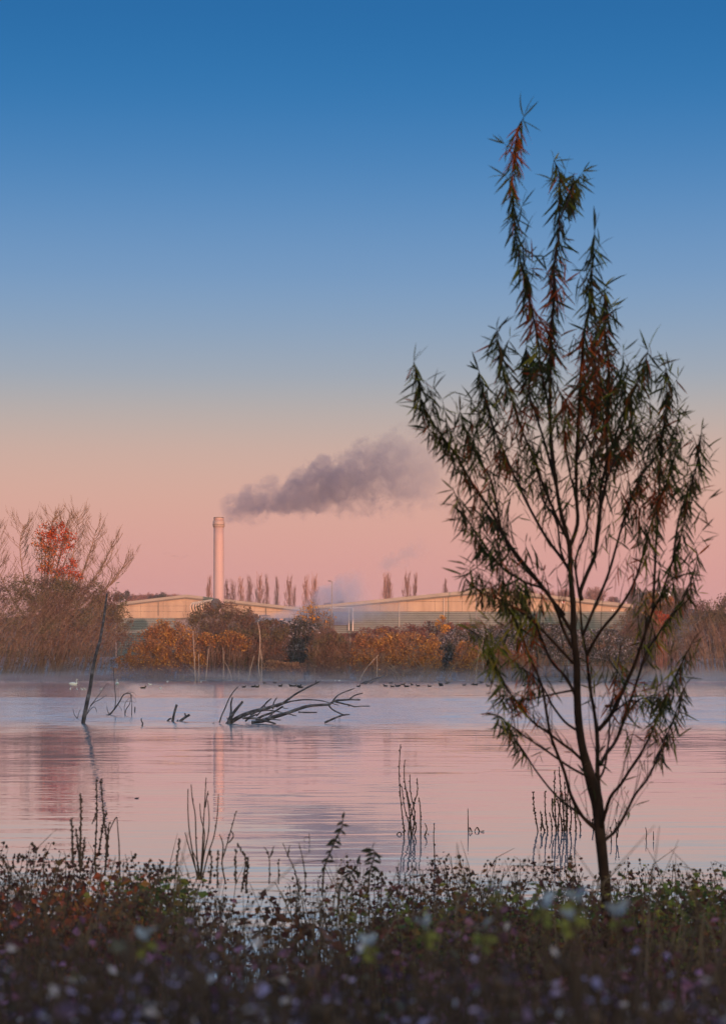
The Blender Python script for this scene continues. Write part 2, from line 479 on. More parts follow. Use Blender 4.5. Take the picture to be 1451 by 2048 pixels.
# frost-pale soil on the far bank, mud near the camera
m, nt, out = new_mat('ground_soil')
b = nt.nodes.new('ShaderNodeBsdfPrincipled'); b.inputs['Roughness'].default_value = 0.95; b.inputs['Specular IOR Level'].default_value = 0.1
geo = nt.nodes.new('ShaderNodeNewGeometry'); sp = nt.nodes.new('ShaderNodeSeparateXYZ')
nt.links.new(geo.outputs['Position'], sp.inputs[0])
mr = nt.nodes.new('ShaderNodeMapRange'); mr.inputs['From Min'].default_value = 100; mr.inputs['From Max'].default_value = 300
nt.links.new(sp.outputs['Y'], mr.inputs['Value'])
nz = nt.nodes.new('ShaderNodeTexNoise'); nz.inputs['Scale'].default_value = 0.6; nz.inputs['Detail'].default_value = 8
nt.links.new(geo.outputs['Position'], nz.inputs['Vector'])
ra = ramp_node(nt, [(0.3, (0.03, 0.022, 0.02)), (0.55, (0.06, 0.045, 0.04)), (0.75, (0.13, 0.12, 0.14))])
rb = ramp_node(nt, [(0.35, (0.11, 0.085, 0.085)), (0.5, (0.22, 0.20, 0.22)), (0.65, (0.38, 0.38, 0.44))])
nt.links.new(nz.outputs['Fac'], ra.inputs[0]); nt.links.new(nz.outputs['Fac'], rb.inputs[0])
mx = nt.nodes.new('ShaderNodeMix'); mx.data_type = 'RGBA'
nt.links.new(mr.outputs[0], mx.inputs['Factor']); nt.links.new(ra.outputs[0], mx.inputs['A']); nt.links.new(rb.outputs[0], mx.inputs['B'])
nt.links.new(mx.outputs['Result'], b.inputs['Base Color']); nt.links.new(b.outputs[0], out.inputs['Surface'])
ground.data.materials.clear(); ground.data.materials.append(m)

def water_material():
    m, nt, out = new_mat('lake_water')
    N = nt.nodes.new; Lk = nt.links.new
    geo = N('ShaderNodeNewGeometry')
    def noise(sx, sy, off, detail=3.0, rough=0.5):
        mp = N('ShaderNodeMapping'); mp.inputs['Scale'].default_value = (sx, sy, 1); mp.inputs['Location'].default_value = (off, off * 1.7, off)
        Lk(geo.outputs['Position'], mp.inputs['Vector'])
        nz = N('ShaderNodeTexNoise'); nz.inputs['Scale'].default_value = 1.0; nz.inputs['Detail'].default_value = detail
        nz.inputs['Roughness'].default_value = rough
        Lk(mp.outputs[0], nz.inputs['Vector'])
        return nz
    def math_(op, a, b=None, c=None):
        n = N('ShaderNodeMath'); n.operation = op
        for i, q in enumerate((a, b, c)):
            if q is None: continue
            if isinstance(q, (int, float)): n.inputs[i].default_value = q
            else: Lk(q, n.inputs[i])
        return n.outputs[0]
    def mrange(v, a, b_, c, d, smooth=True):
        n = N('ShaderNodeMapRange'); n.interpolation_type = 'SMOOTHSTEP' if smooth else 'LINEAR'
        Lk(v, n.inputs['Value'])
        for k, q in zip(('From Min', 'From Max', 'To Min', 'To Max'), (a, b_, c, d)): n.inputs[k].default_value = q
        return n.outputs[0]
    sp = N('ShaderNodeSeparateXYZ'); Lk(geo.outputs['Position'], sp.inputs[0])
    wob = noise(0.03, 0.05, 3.0, 4)
    yy = math_('ADD', sp.outputs['Y'], math_('MULTIPLY', math_('SUBTRACT', wob.outputs['Fac'], 0.5), 26.0))
    # wind-ruffled lane between about 78 and 155 m, faint catspaws elsewhere
    lane = math_('MULTIPLY', mrange(yy, 60, 84, 0, 1), mrange(yy, 148, 164, 1, 0))
    lane2 = mrange(yy, 150, 170, 0, 1)
    cats = noise(0.012, 0.10, 9.0, 3)
    cat = mrange(cats.outputs['Fac'], 0.52, 0.70, 0, 1)
    far_on = mrange(yy, 30, 60, 0, 1)
    amp_y = math_('ADD', math_('ADD', math_('ADD', 0.032, math_('MULTIPLY', lane2, 0.07)), math_('MULTIPLY', lane, 0.10)), math_('MULTIPLY', far_on, math_('ADD', 0.006, math_('MULTIPLY', cat, 0.05))))
    rip = noise(0.40, 3.4, 1.0, 2.5, 0.5)       # long-crested ripples
    rip2 = noise(1.2, 8.0, 5.0, 2.0)
    swell = noise(0.07, 0.55, 7.0, 2.0)
    def cen(n): return math_('SUBTRACT', n.outputs['Fac'], 0.5)
    sy = math_('MULTIPLY', math_('ADD', math_('ADD', cen(rip), math_('MULTIPLY', cen(rip2), 0.5)), math_('MULTIPLY', cen(swell), 0.28)), amp_y)
    sy = math_('MULTIPLY', sy, 2.0)
    # in the ruffled lane we only see facets leaning towards us
    sy = math_('SUBTRACT', sy, math_('ADD', math_('MULTIPLY', lane, 0.028), math_('ADD', math_('MULTIPLY', lane2, 0.024), 0.008)))
    fine = noise(1.2, 2.4, 13.0, 2.0)
    sx = math_('MULTIPLY', cen(fine), math_('MULTIPLY', amp_y, 0.45))
    cb = N('ShaderNodeCombineXYZ'); Lk(sx, cb.inputs[0]); Lk(sy, cb.inputs[1]); cb.inputs[2].default_value = 1.0
    nm = N('ShaderNodeVectorMath'); nm.operation = 'NORMALIZE'; Lk(cb.outputs[0], nm.inputs[0])
    gl = N('ShaderNodeBsdfGlossy'); gl.inputs['Color'].default_value = (0.98, 0.98, 0.98, 1)
    Lk(math_('ADD', 0.02, math_('MULTIPLY', lane, 0.12)), gl.inputs['Roughness'])
    Lk(nm.outputs[0], gl.inputs['Normal'])
    g2 = N('ShaderNodeBsdfGlossy'); g2.inputs['Color'].default_value = (0.98, 0.98, 0.98, 1); g2.inputs['Roughness'].default_value = 0.42
    Lk(nm.outputs[0], g2.inputs['Normal'])
    gm = N('ShaderNodeMixShader'); gm.inputs[0].default_value = 0.13
    Lk(gl.outputs[0], gm.inputs[1]); Lk(g2.outputs[0], gm.inputs[2])
    df = N('ShaderNodeBsdfDiffuse'); df.inputs['Color'].default_value = (0.40, 0.39, 0.42, 1)
    fr = N('ShaderNodeFresnel'); fr.inputs['IOR'].default_value = 2.1
    mxs = N('ShaderNodeMixShader')
    Lk(math_('POWER', fr.outputs[0], 0.25), mxs.inputs[0]); Lk(df.outputs[0], mxs.inputs[1]); Lk(gm.outputs[0], mxs.inputs[2])
    Lk(mxs.outputs[0], out.inputs['Surface'])
    return m

M['water'] = water_material()
g = MB(); g.add([(-420, 8.0, 0), (420, 8.0, 0), (420, 402, 0), (-420, 402, 0)], [(0, 1, 2, 3)])
tag(g.build('lake_water', M['water'], origin=(0, 0, 0)), kind='structure')

# unseen ridge added behind the camera, shaped to keep low sun off the lake
g = MB()
px_ = np.linspace(-700, 1100, 181)
prof = []
for i, x in enumerate(px_):
    prof.append(39.6 + 2.0 * mnoise.noise((x * 0.04, 0, 1)) + 1.6 * mnoise.noise((x * 0.19, 4, 1)))
V = []
for i, x in enumerate(px_):
    V += [(x, -270, 0.2), (x, -315, prof[i] * 0.7), (x, -350, prof[i]), (x, -430, prof[i] * 0.6), (x, -560, 0.2)]
q = [(i * 5 + k, i * 5 + k + 1, (i + 1) * 5 + k + 1, (i + 1) * 5 + k) for i in range(len(px_) - 1) for k in range(4)]
g.add(V, q)
tag(g.build('ridge', M['hill'], origin=(0, -350, 0)), kind='structure')

# hills beyond the warehouses
def hill_mesh(name, pts, D, depth):
    g = MB(); V = []
    fine = []
    for (a, b_) in zip(pts[:-1], pts[1:]):
        for k in range(6):
            t = k / 6; fine.append((a[0] + (b_[0] - a[0]) * t, a[1] + (b_[1] - a[1]) * t))
    fine.append(pts[-1])
    for (px, py) in fine:
        c = P(px, py, D)
        zt = c.z + 0.6 * mnoise.noise((px * 0.03, 0, 0))
        V += [(c.x, D - depth, 3.0), (c.x, D - depth * 0.4, 3 + (zt - 3) * 0.75), (c.x, D, zt), (c.x, D + depth, 3.0)]
    n = len(fine)
    g.add(V, [(i * 4 + k, i * 4 + k + 1, (i + 1) * 4 + k + 1, (i + 1) * 4 + k) for i in range(n - 1) for k in range(3)])
    return tag(g.build(name, M['hill'], origin=(V[0][0], D, 0), smooth=True), kind='structure')
hill_mesh('hill', [(-500, 1295), (-150, 1255), (120, 1224), (260, 1203), (350, 1212), (430, 1226), (560, 1250), (700, 1280)], 980, 150)
hill_mesh('hill', [(820, 1285), (960, 1240), (1080, 1215), (1200, 1214), (1290, 1212), (1400, 1220), (1600, 1245), (1900, 1300)], 900, 140)

# ------------------------------------------------------------------ warehouses
def clip_poly(poly, A, B):
    """keep the part of an xz polygon below the line A-B (A left of B)"""
    def side(p): return (B[0] - A[0]) * (p[1] - A[1]) - (B[1] - A[1]) * (p[0] - A[0])
    out = []
    for i in range(len(poly)):
        p, q = poly[i], poly[(i + 1) % len(poly)]
        sp_, sq = side(p), side(q)
        if sp_ <= 0: out.append(p)
        if (sp_ < 0 < sq) or (sq < 0 < sp_):
            t = sp_ / (sp_ - sq)
            out.append((p[0] + (q[0] - p[0]) * t, p[1] + (q[1] - p[1]) * t))
    return out

def warehouse(name, label, D, left, apex, right, split_py, base_z, ncol, courses, depth, rib_pitch):
    A = P(left[0], left[1], D); T = P(apex[0], apex[1], D); B = P(right[0], right[1], D)
    zs = P(0, split_py, D).z
    w = empty(name, (T.x, D, base_z)); tag(w, label, 'warehouse')
    # core walls
    g = MB(); g.prism([(A.x, base_z - 1), (B.x, base_z - 1), (B.x, B.z - 0.7), (T.x, T.z - 0.7), (A.x, A.z - 0.7)], D + 0.25, D + depth)
    g.build('wall', M['rib_gap'], w)
    # upper cream panels, joints recessed
    zc = [zs] + [P(0, c, D).z for c in courses] + [T.z + 1]
    cols = []
    k1 = max(1, round(ncol * (T.x - A.x) / (B.x - A.x)))
    for i in range(k1): cols.append((A.x + (T.x - A.x) * i / k1, A.x + (T.x - A.x) * (i + 1) / k1))
    k2 = ncol - k1
    for i in range(k2): cols.append((T.x + (B.x - T.x) * i / k2, T.x + (B.x - T.x) * (i + 1) / k2))
    for (x0, x1) in cols:
        for z0, z1 in zip(zc[:-1], zc[1:]):
            e = 0.03
            poly = [(x0 + e, z0 + e), (x1 - e, z0 + e), (x1 - e, z1 - e), (x0 + e, z1 - e)]
            if (x0 + x1) / 2 < T.x: poly = clip_poly(poly, (A.x, A.z - 0.75), (T.x, T.z - 0.75))
            else: poly = clip_poly(poly, (T.x, T.z - 0.75), (B.x, B.z - 0.75))
            if len(poly) < 3: continue
            if max(p[1] for p in poly) - min(p[1] for p in poly) < 0.12: continue
            g = MB(); g.prism(poly, D + 0.02 * random.random(), D + 0.24); g.build('panel', M['cream'], w)
    # lower ribbed cladding
    g = MB(); z = zs - rib_pitch * 0.9
    while z > base_z:
        g.box(A.x + 0.1, B.x - 0.1, D - 0.02, D + 0.23, z, z + rib_pitch * 0.62); z -= rib_pitch
    o = g.build('cladding_rib', M['rib'], w); o['kind'] = 'stuff'
    # drip flashing between the two claddings
    g = MB(); g.box(A.x, B.x, D - 0.08, D + 0.22, zs - 0.12, zs + 0.02); g.build('flashing', M['gutter'], w)
    # sloping fascia and gutter under the roof edge
    for (a, b_, nm) in ((A, T, 0), (T, B, 1)):
        g = MB(); g.prism([(a.x, a.z - 0.62), (b_.x, b_.z - 0.62), (b_.x, b_.z + 0.05), (a.x, a.z + 0.05)], D - 0.65, D + 0.2); g.build('fascia', M['fascia'], w)
        g = MB(); g.prism([(a.x, a.z - 0.98), (b_.x, b_.z - 0.98), (b_.x, b_.z - 0.64), (a.x, a.z - 0.64)], D - 0.5, D + 0.2); g.build('soffit', M['gutter'], w)
        g = MB(); g.prism([(a.x, a.z - 0.3), (b_.x, b_.z - 0.3), (b_.x, b_.z + 0.12), (a.x, a.z + 0.12)], D + 0.22, D + depth); g.build('roof', M['roof'], w)
    return w, A, T, B, zs

DL, DR = 570.0, 470.0
wl_, A1, T1, B1, z1 = warehouse('warehouse', 'low gabled cream warehouse with ribbed grey base behind the tall chimney', DL, (236, 1206), (372, 1190), (600, 1216), 1236, 3.0, 8, [1223, 1212], 90, 0.46)
# thin rain-streaked downpipes
for px in (317, 532):
    g = MB(); g.tube([P(px, 1232, DL - 0.4), P(px, 1203 if px < 400 else 1211, DL - 0.4)], 0.07, 6); g.build('downpipe', M['gutter'], wl_)
# dark loading bay with a sun glint painted as an orange panel
g = MB(); a = P(517, 1236, DL); c = P(588, 1249, DL); g.box(a.x, c.x, DL - 0.5, DL - 0.05, c.z, a.z); bay = g.build('loading_bay', M['dark_bay'], wl_)
for k in range(6):
    a = P(519 + 11.4 * k, 1238.5, DL); c = P(528 + 11.4 * k, 1246.5, DL)
    g = MB(); g.box(a.x, c.x, DL - 0.62, DL - 0.51, c.z, a.z); g.build('window', M['dark_bay'], bay)
a = P(559.5, 1237.2, DL); c = P(566, 1240, DL); g = MB(); g.box(a.x, c.x, DL - 0.75, DL - 0.63, c.z, a.z); g.build('painted_glint', M['glint_orange'], bay)
g = MB(); g.tube([P(517, 1234, DL - 2), P(517, 1231, DL - 2), P(540, 1231, DL - 2), P(540, 1236, DL - 2)], 0.09, 5)
g.tube([P(528, 1234, DL - 2), P(540, 1234, DL - 2)], 0.06, 5); g.build('guard_rail', M['dark_steel'], wl_)

wr_, A2, T2, B2, z2 = warehouse('warehouse', 'long gabled cream warehouse with ribbed blue-grey base behind the willow', DR, (596, 1216), (978, 1177.5), (1264, 1209.5), 1223, 2.8, 12, [1203, 1190], 110, 0.40)
a = P(667, 1224.5, DR); c = P(697, 1250, DR)
g = MB(); z = c.z
lv = MB(); lv.box(a.x, c.x, DR - 0.30, DR - 0.03, c.z, a.z); lou = lv.build('louvre_panel', M['louvre'], wr_)
while z < a.z - 0.2:
    g.add([(a.x, DR - 0.31, z), (c.x, DR - 0.31, z), (c.x, DR - 0.31, z + 0.22), (a.x, DR - 0.31, z + 0.22), (a.x, DR - 0.52, z), (c.x, DR - 0.52, z), ],
          [(4, 5, 2, 3), (0, 1, 5, 4)]); z += 0.32
o = g.build('louvre_slat', M['louvre'], lou); o['kind'] = 'stuff'
for (px, y0, y1, r) in ((705, 1216, 1262, 0.16), (697, 1216, 1262, 0.09)):
    g = MB(); g.tube([P(px, y1, DR - 0.8), P(px, y0, DR - 0.8)], r, 8); g.build('standpipe', M['white_pipe'], wr_)
g = MB(); g.tube([P(660, 1216, DR - 0.8), P(705, 1215.4, DR - 0.8)], 0.11, 6); g.build('header_pipe', M['white_pipe'], wr_)
for px in (1050, 887, 798, 1137):
    yt = 1177.5 + (978 - px) * 38.5 / 382 if px < 978 else 1177.5 + (px - 978) * 32 / 286
    g = MB(); g.tube([P(px, 1290, DR - 0.3), P(px, yt + 9, DR - 0.3)], 0.05, 6); g.build('downpipe', M['gutter'] if px > 900 else M['white_pipe'], wr_)
a = P(1122.5, 1200, DR); c = P(1129.5, 1207, DR)
g = MB(); g.box(a.x, c.x, DR - 0.4, DR - 0.05, c.z, a.z); ab = g.build('alarm_box', M['white_frame'], wr_)
a = P(1124.3, 1201.6, DR); c = P(1127.7, 1205.6, DR)
g = MB(); g.box(a.x, c.x, DR - 0.46, DR - 0.41, c.z, a.z); g.build('alarm_face', M['red'], ab)
for px, w_ in ((1223, 2.2), (1227, 1.2), (1230, 1.0)):
    a = P(px - w_ / 2, 1219.5, DR); c = P(px + w_ / 2, 1222, DR); g = MB(); g.box(a.x, c.x, DR - 0.3, DR - 0.05, c.z, a.z); g.build('wall_light', M['white_frame'], wr_)

# annex with a low lean-to roof in front of the first warehouse
DA = 505.0
an = empty('annex', P(440, 1340, DA)); an.location.z = 2.8
tag(an, 'low dark annex with a shallow sloping roof behind the brown bushes', 'outbuilding')
a = P(352, 1237, DA); c = P(515.5, 1228, DA)
g = MB(); g.prism([(a.x, 2.0), (c.x, 2.0), (c.x, c.z - 0.3), (a.x, a.z - 0.3)], DA, DA + 14); g.build('wall', M['slate'], an)
g = MB(); g.prism([(a.x - 0.3, a.z - 0.28), (c.x + 0.02, c.z - 0.28), (c.x + 0.02, c.z + 0.06), (a.x - 0.3, a.z + 0.06)], DA - 0.3, DA + 14.3); g.build('roof', M['gutter'], an)
e0 = P(516.2, 1229, DA); e1 = P(518.6, 1243, DA)
g = MB(); g.box(e0.x, e1.x, DA - 0.5, DA - 0.02, e1.z, e0.z); g.build('corner_post', M['white_pipe'], an)

# ------------------------------------------------------------------ chimney
DC = 560.0
cb_ = P(437.5, 1340, DC); cb_.z = 3.0
ch = empty('chimney', cb_); tag(ch, 'tall pale round industrial chimney with a collared top, smoke drifting from it', 'chimney')
r0 = 10.4 / F * DC
zt = P(0, 1034.5, DC).z
zb = P(0, 1054, DC).z
zz = P(0, 1042, DC).z
g = MB(); g.lathe([(r0 * 1.06, 3.0), (r0 * 1.04, 9.0), (r0 * 0.98, zb - 4), (r0 * 0.97, zb)], cb_.x, cb_.y, 32); g.build('shaft', M['chimney'], ch, smooth=True)
g = MB(); g.lathe([(r0 * 0.98, zb - 0.12), (r0 * 1.13, zb + 0.05), (r0 * 1.13, zb + 1.0), (r0 * 1.09, zz), (r0 * 0.98, zz + 0.1)], cb_.x, cb_.y, 32); g.build('collar', M['chimney_band'], ch, smooth=True)
g = MB(); g.lathe([(r0 * 0.96, zz + 0.05), (r0 * 0.96, zt - 0.25), (r0 * 0.86, zt - 0.02), (r0 * 0.78, zt), (r0 * 0.74, zt - 0.6)], cb_.x, cb_.y, 32); g.build('flue_tip', M['chimney'], ch, smooth=True)
for zr in (zb + 0.45, zz + 0.75):
    g = MB(); g.lathe([(r0 * 1.0, zr), (r0 * 1.165 if zr < zz else r0 * 1.0, zr + 0.02), (r0 * 1.165 if zr < zz else r0 * 1.0, zr + 0.14), (r0 * 1.0, zr + 0.16)], cb_.x, cb_.y, 32); g.build('band', M['gutter'], ch)

# ribbed round duct lying beside the chimney foot
DD = 508.0
a = P(388, 1216, DD); c = P(432, 1209, DD - 6)
du = empty('ribbed_duct', (a + c) / 2 - Vector((0, 0, 1.4))); tag(du, 'shiny ribbed round duct glinting orange beside the chimney foot', 'duct')
ax = (c - a)
g = MB(); g.tube([a, c], 1.0, 20); g.build('duct_body', M['dark_steel'], du, smooth=False)
for k in range(8):
    p = a + ax * (0.02 + 0.12 * k); d = ax.normalized()
    g = MB(); rr = 1.42
    pts = [p - d * 0.17, p - d * 0.09, p + d * 0.09, p + d * 0.17]
    g.tube(pts, [1.06, rr, rr, 1.06], 20); g.build('rib', M['steel'], du, smooth=False)
g = MB(); g.tube([c, c + ax.normalized() * 0.35], [1.5, 1.42], 20); g.build('end_cap', M['dark_steel'], du)

# ------------------------------------------------------------------ lamp posts
def lamp_post(px, ytop, D, label, arm=1, base_py=None):
    top = P(px, ytop, D); base = Vector((top.x, D, terrain_z(top.x, D) - 0.1))
    e = empty('lamp_post', base); tag(e, label, 'lamp post', 'lamp posts around the warehouses')
    g = MB(); g.tube([base, Vector((top.x, D, top.z))], [0.13, 0.08], 8); g.build('post', M['pole'], e)
    g = MB(); hx = arm * 0.55
    g.tube([Vector((top.x - 0.1 * arm, D, top.z)), Vector((top.x + hx, D - 0.1, top.z + 0.05))], 0.06, 6); ar = g.build('arm', M['pole'], e)
    g = MB(); x0 = top.x + hx * 0.3; g.prism([(x0 - 0.1, top.z + 0.0), (x0 + 0.75 * arm, top.z + 0.06), (x0 + 0.7 * arm, top.z + 0.2), (x0, top.z + 0.2)], D - 0.28, D + 0.05)
    g.build('lamp_head', M['dark_steel'], e)
    return e
lamp_post(663.5, 1163, 455, 'slim grey lamp post rising through the steam between the two warehouses', -1)
lamp_post(952, 1162.5, 455, 'slim lamp post standing before the ridge of the long warehouse', -1)
lamp_post(1275, 1166.5, 450, 'lamp post with a short arm just past the end of the long warehouse', 1)
lamp_post(232.5, 1166, 520, 'lamp post half hidden by the bare tree beside the chimney warehouse', 1)

# ------------------------------------------------------------------ smoke and steam
def plume_material(name, dens, col, L0, r_a, r_b, fade_a, fade_b, nscale, seed, thr=0.42, soft=0.35):
    """density falls off round the local X axis, broken into billows by noise"""
    m, nt, out = new_mat(name)
    N = nt.nodes.new; Lk = nt.links.new
    def math_(op, a, b=None):
        n = N('ShaderNodeMath'); n.operation = op
        for i, q in enumerate((a, b)):
            if q is None: continue
            if isinstance(q, (int, float)): n.inputs[i].default_value = q
            else: Lk(q, n.inputs[i])
        return n.outputs[0]
    def mr(v, a, b, c, d):
        n = N('ShaderNodeMapRange'); n.interpolation_type = 'SMOOTHSTEP'; Lk(v, n.inputs['Value'])
        for k, q in zip(('From Min', 'From Max', 'To Min', 'To Max'), (a, b, c, d)): n.inputs[k].default_value = q
        return n.outputs[0]
    tc = N('ShaderNodeTexCoord'); sp = N('ShaderNodeSeparateXYZ'); Lk(tc.outputs['Object'], sp.inputs[0])
    def nz(sc, det, off):
        mp = N('ShaderNodeMapping'); mp.inputs['Location'].default_value = (seed * 3.1 + off, seed + off, off); Lk(tc.outputs['Object'], mp.inputs[0])
        n = N('ShaderNodeTexNoise'); n.inputs['Scale'].default_value = sc; n.inputs['Detail'].default_value = det; n.inputs['Roughness'].default_value = 0.6
        Lk(mp.outputs[0], n.inputs['Vector']); return n.outputs['Fac']
    n1 = nz(nscale, 5, 0.0); n2 = nz(nscale * 0.35, 2, 9.0)
    rad = math_('ADD', r_a, math_('MULTIPLY', sp.outputs['X'], (r_b - r_a) / L0))
    d = math_('SQRT', math_('ADD', math_('MULTIPLY', sp.outputs['Y'], sp.outputs['Y']), math_('MULTIPLY', sp.outputs['Z'], sp.outputs['Z'])))
    d = math_('DIVIDE', d, rad)
    body = math_('SUBTRACT', math_('ADD', math_('MULTIPLY', n1, 2.0), math_('MULTIPLY', n2, 0.75)), math_('MULTIPLY', d, 0.85))
    den = mr(body, thr, thr + soft, 0.0, dens)
    den = math_('MULTIPLY', den, mr(sp.outputs['X'], 0.0, fade_a, 0.0, 1.0))
    den = math_('MULTIPLY', den, mr(sp.outputs['X'], fade_b, L0, 1.0, 0.0))
    den = math_('MULTIPLY', den, mr(d, 0.8, 1.0, 1.0, 0.0))
    v = N('ShaderNodeVolumePrincipled')
    v.inputs['Color'].default_value = (*col, 1)
    v.inputs['Anisotropy'].default_value = 0.1
    Lk(den, v.inputs['Density'])
    Lk(v.outputs[0], out.inputs['Volume'])
    return m

def plume(name, label, p0, p1, r_a, r_b, mat_args, cat):
    ax = (p1 - p0); Ln = ax.length
    m = plume_material(name, L0=Ln, r_a=r_a, r_b=r_b, **mat_args)
    g = MB(); n = 16; V = []
    for (x, r) in ((0, r_a * 1.05), (Ln, r_b * 1.05)):
        for k in range(n):
            a = 2 * math.pi * k / n; V.append((x, r / math.cos(math.pi / n) * math.cos(a), r / math.cos(math.pi / n) * math.sin(a)))
    g.add(V, [(k, (k + 1) % n, n + (k + 1) % n, n + k) for k in range(n)], None, [list(range(n))[::-1], [n + k for k in range(n)]])
    o = g.build(name, m, origin=(0, 0, 0))
    o.location = p0; o.rotation_euler = ax.to_track_quat('X', 'Z').to_euler()
    tag(o, label, cat, kind='stuff')
    return o
plume('smoke_plume', 'grey-mauve smoke plume drifting from the chimney top', P(437, 1024, DC), P(930, 914, DC), 4.8, 18.0,
      dict(dens=0.15, col=(0.43, 0.46, 0.62), fade_a=3.0, fade_b=26.0, nscale=0.23, seed=2.0, thr=0.80, soft=0.20), 'smoke')
plume('steam_cloud', 'pale blue steam rising between the two warehouses', P(596, 1226, 480), P(742, 1165, 480), 3.4, 6.2,
      dict(dens=0.20, col=(0.62, 0.74, 0.95), fade_a=2.5, fade_b=9.0, nscale=0.28, seed=5.0, thr=0.60, soft=0.5), 'steam')
plume('steam_wisp', 'faint detached wisp of steam high above the long warehouse roof', P(745, 1140, 480), P(870, 1085, 480), 2.8, 5.0,
      dict(dens=0.10, col=(0.6, 0.66, 0.80), fade_a=4.0, fade_b=7.0, nscale=0.30, seed=8.0, thr=0.76, soft=0.5), 'steam')
plume('steam_bank', 'low steam drifting along the long warehouse wall', P(490, 1240, 462), P(840, 1212, 462), 2.4, 3.6,
      dict(dens=0.34, col=(0.62, 0.76, 0.98), fade_a=6.0, fade_b=16.0, nscale=0.16, seed=3.0, thr=0.68, soft=0.5), 'steam')

# mist lying on the far water
m, nt, out = new_mat('lake_mist')
N = nt.nodes.new; Lk = nt.links.new
geo = N('ShaderNodeNewGeometry'); sp = N('ShaderNodeSeparateXYZ'); Lk(geo.outputs['Position'], sp.inputs[0])
mp = N('ShaderNodeMapping'); mp.inputs['Scale'].default_value = (0.05, 0.02, 0.35); Lk(geo.outputs['Position'], mp.inputs[0])
nz = N('ShaderNodeTexNoise'); nz.inputs['Scale'].default_value = 1.0; nz.inputs['Detail'].default_value = 3; Lk(mp.outputs[0], nz.inputs['Vector'])
def _mr(v, a, b, c, d):
    n = N('ShaderNodeMapRange'); n.interpolation_type = 'SMOOTHSTEP'; Lk(v, n.inputs['Value'])
    for k, q in zip(('From Min', 'From Max', 'To Min', 'To Max'), (a, b, c, d)): n.inputs[k].default_value = q
    return n.outputs[0]
def _mul(a, b):
    n = N('ShaderNodeMath'); n.operation = 'MULTIPLY'
    for i, q in enumerate((a, b)):
        if isinstance(q, (int, float)): n.inputs[i].default_value = q
        else: Lk(q, n.inputs[i])
    return n.outputs[0]
den = _mul(_mr(nz.outputs['Fac'], 0.42, 0.62, 0.0, 1.0), _mr(sp.outputs['Z'], 0.0, 3.4, 0.0055, 0.0))
den = _mul(den, _mr(sp.outputs['Y'], 215, 375, 0.0, 1.0))
v = N('ShaderNodeVolumePrincipled'); v.inputs['Color'].default_value = (0.92, 0.82, 1.0, 1); Lk(den, v.inputs['Density']); Lk(v.outputs[0], out.inputs['Volume'])
g = MB(); g.box(-75, 75, 190, 396, 0.05, 4.0)
tag(g.build('mist', m), 'thin lavender mist lying on the water before the far bank', 'mist', kind='stuff')

m2, nt, out = new_mat('morning_veil')
v = nt.nodes.new('ShaderNodeVolumePrincipled'); v.inputs['Color'].default_value = (0.86, 0.84, 0.95, 1); v.inputs['Density'].default_value = 0.00035
nt.links.new(v.outputs[0], out.inputs['Volume'])
g = MB(); g.box(-160, 160, 300, 700, -3.0, 24.0)
tag(g.build('mist', m2), 'thin morning haze hanging over the far bank and the warehouses', 'mist', kind='stuff')

# ------------------------------------------------------------------ trees far away
def bare_crown(g, base, h, spread, n, r, up=0.75, sides=3, forks=2):
    for i in range(n):
        a = random.random() * 2 * math.pi
        t0 = random.uniform(0.12, 0.6)
        s = base + Vector((0, 0, h * t0 * 0.6))
        end = base + Vector((math.cos(a) * spread * random.uniform(0.2, 1), math.sin(a) * spread * random.uniform(0.2, 1), h * random.uniform(0.55, 1.0)))
        k = (end - base).xy.length / spread
        end.z = base.z + h * (0.45 + 0.55 * math.sqrt(max(0, 1 - 0.8 * k * k)) * random.uniform(0.8, 1))
        mid = s.lerp(end, 0.5) + Vector((0, 0, -0.08 * h)) + Vector((math.cos(a), math.sin(a), 0)) * spread * 0.12
        pts = [s, s.lerp(mid, 0.6).lerp(mid.lerp(end, 0.2), 0.3), mid, mid.lerp(end, 0.6) + Vector((0, 0, 0.02 * h)), end]
        g.tube(pts, [r, r * 0.35], sides, False)
        for f in range(forks):
            q = mid.lerp(end, random.uniform(0.0, 0.7))
            e2 = q + Vector((random.uniform(-1, 1) * spread * 0.35, random.uniform(-1, 1) * spread * 0.35, h * random.uniform(0.08, 0.22)))
            g.tube([q, q.lerp(e2, 0.5) + Vector((0, 0, 0.02 * h)), e2], [r * 0.5, r * 0.25], sides, False)

def poplar_proto(seed, h=27.0, w=1.5):
    random.seed(seed)
    e = empty('poplar', (0, 0, 0))
    g = MB(); g.tube([(0, 0, 0), (0.1, 0, h * 0.5), (0, 0, h * 0.97)], [0.35, 0.2, 0.05], 6); g.build('trunk', M['poplar'], e)
    g = MB()
    for i in range(150):
        t = random.uniform(0.12, 0.9); a = random.random() * 6.283
        env = w * (math.sin(math.pi * min(1, (0.12 + t * 0.9))) ** 0.5) * random.uniform(0.35, 1.0) * (1.15 - 0.45 * t)
        s = Vector((0, 0, h * t)); ln = h * random.uniform(0.07, 0.2)
        e1 = Vector((math.cos(a) * env * 0.7, math.sin(a) * env * 0.7, h * t + ln * 0.45))
        e2 = Vector((math.cos(a) * env, math.sin(a) * env, min(h * 1.02, h * t + ln)))
        g.tube([s, e1, e2], [0.075, 0.055, 0.035], 3, False)
        for f in range(2):
            q = e1.lerp(e2, random.random()); d = Vector((random.uniform(-0.35, 0.35), random.uniform(-0.35, 0.35), random.uniform(0.6, 1.6)))
            g.tube([q, q + d], [0.045, 0.03], 3, False)
    g.build('crown', M['poplar'], e)
    return e
protos = [poplar_proto(s, 27.0, w_) for s, w_ in ((1, 2.4), (2, 2.1), (3, 2.7))]
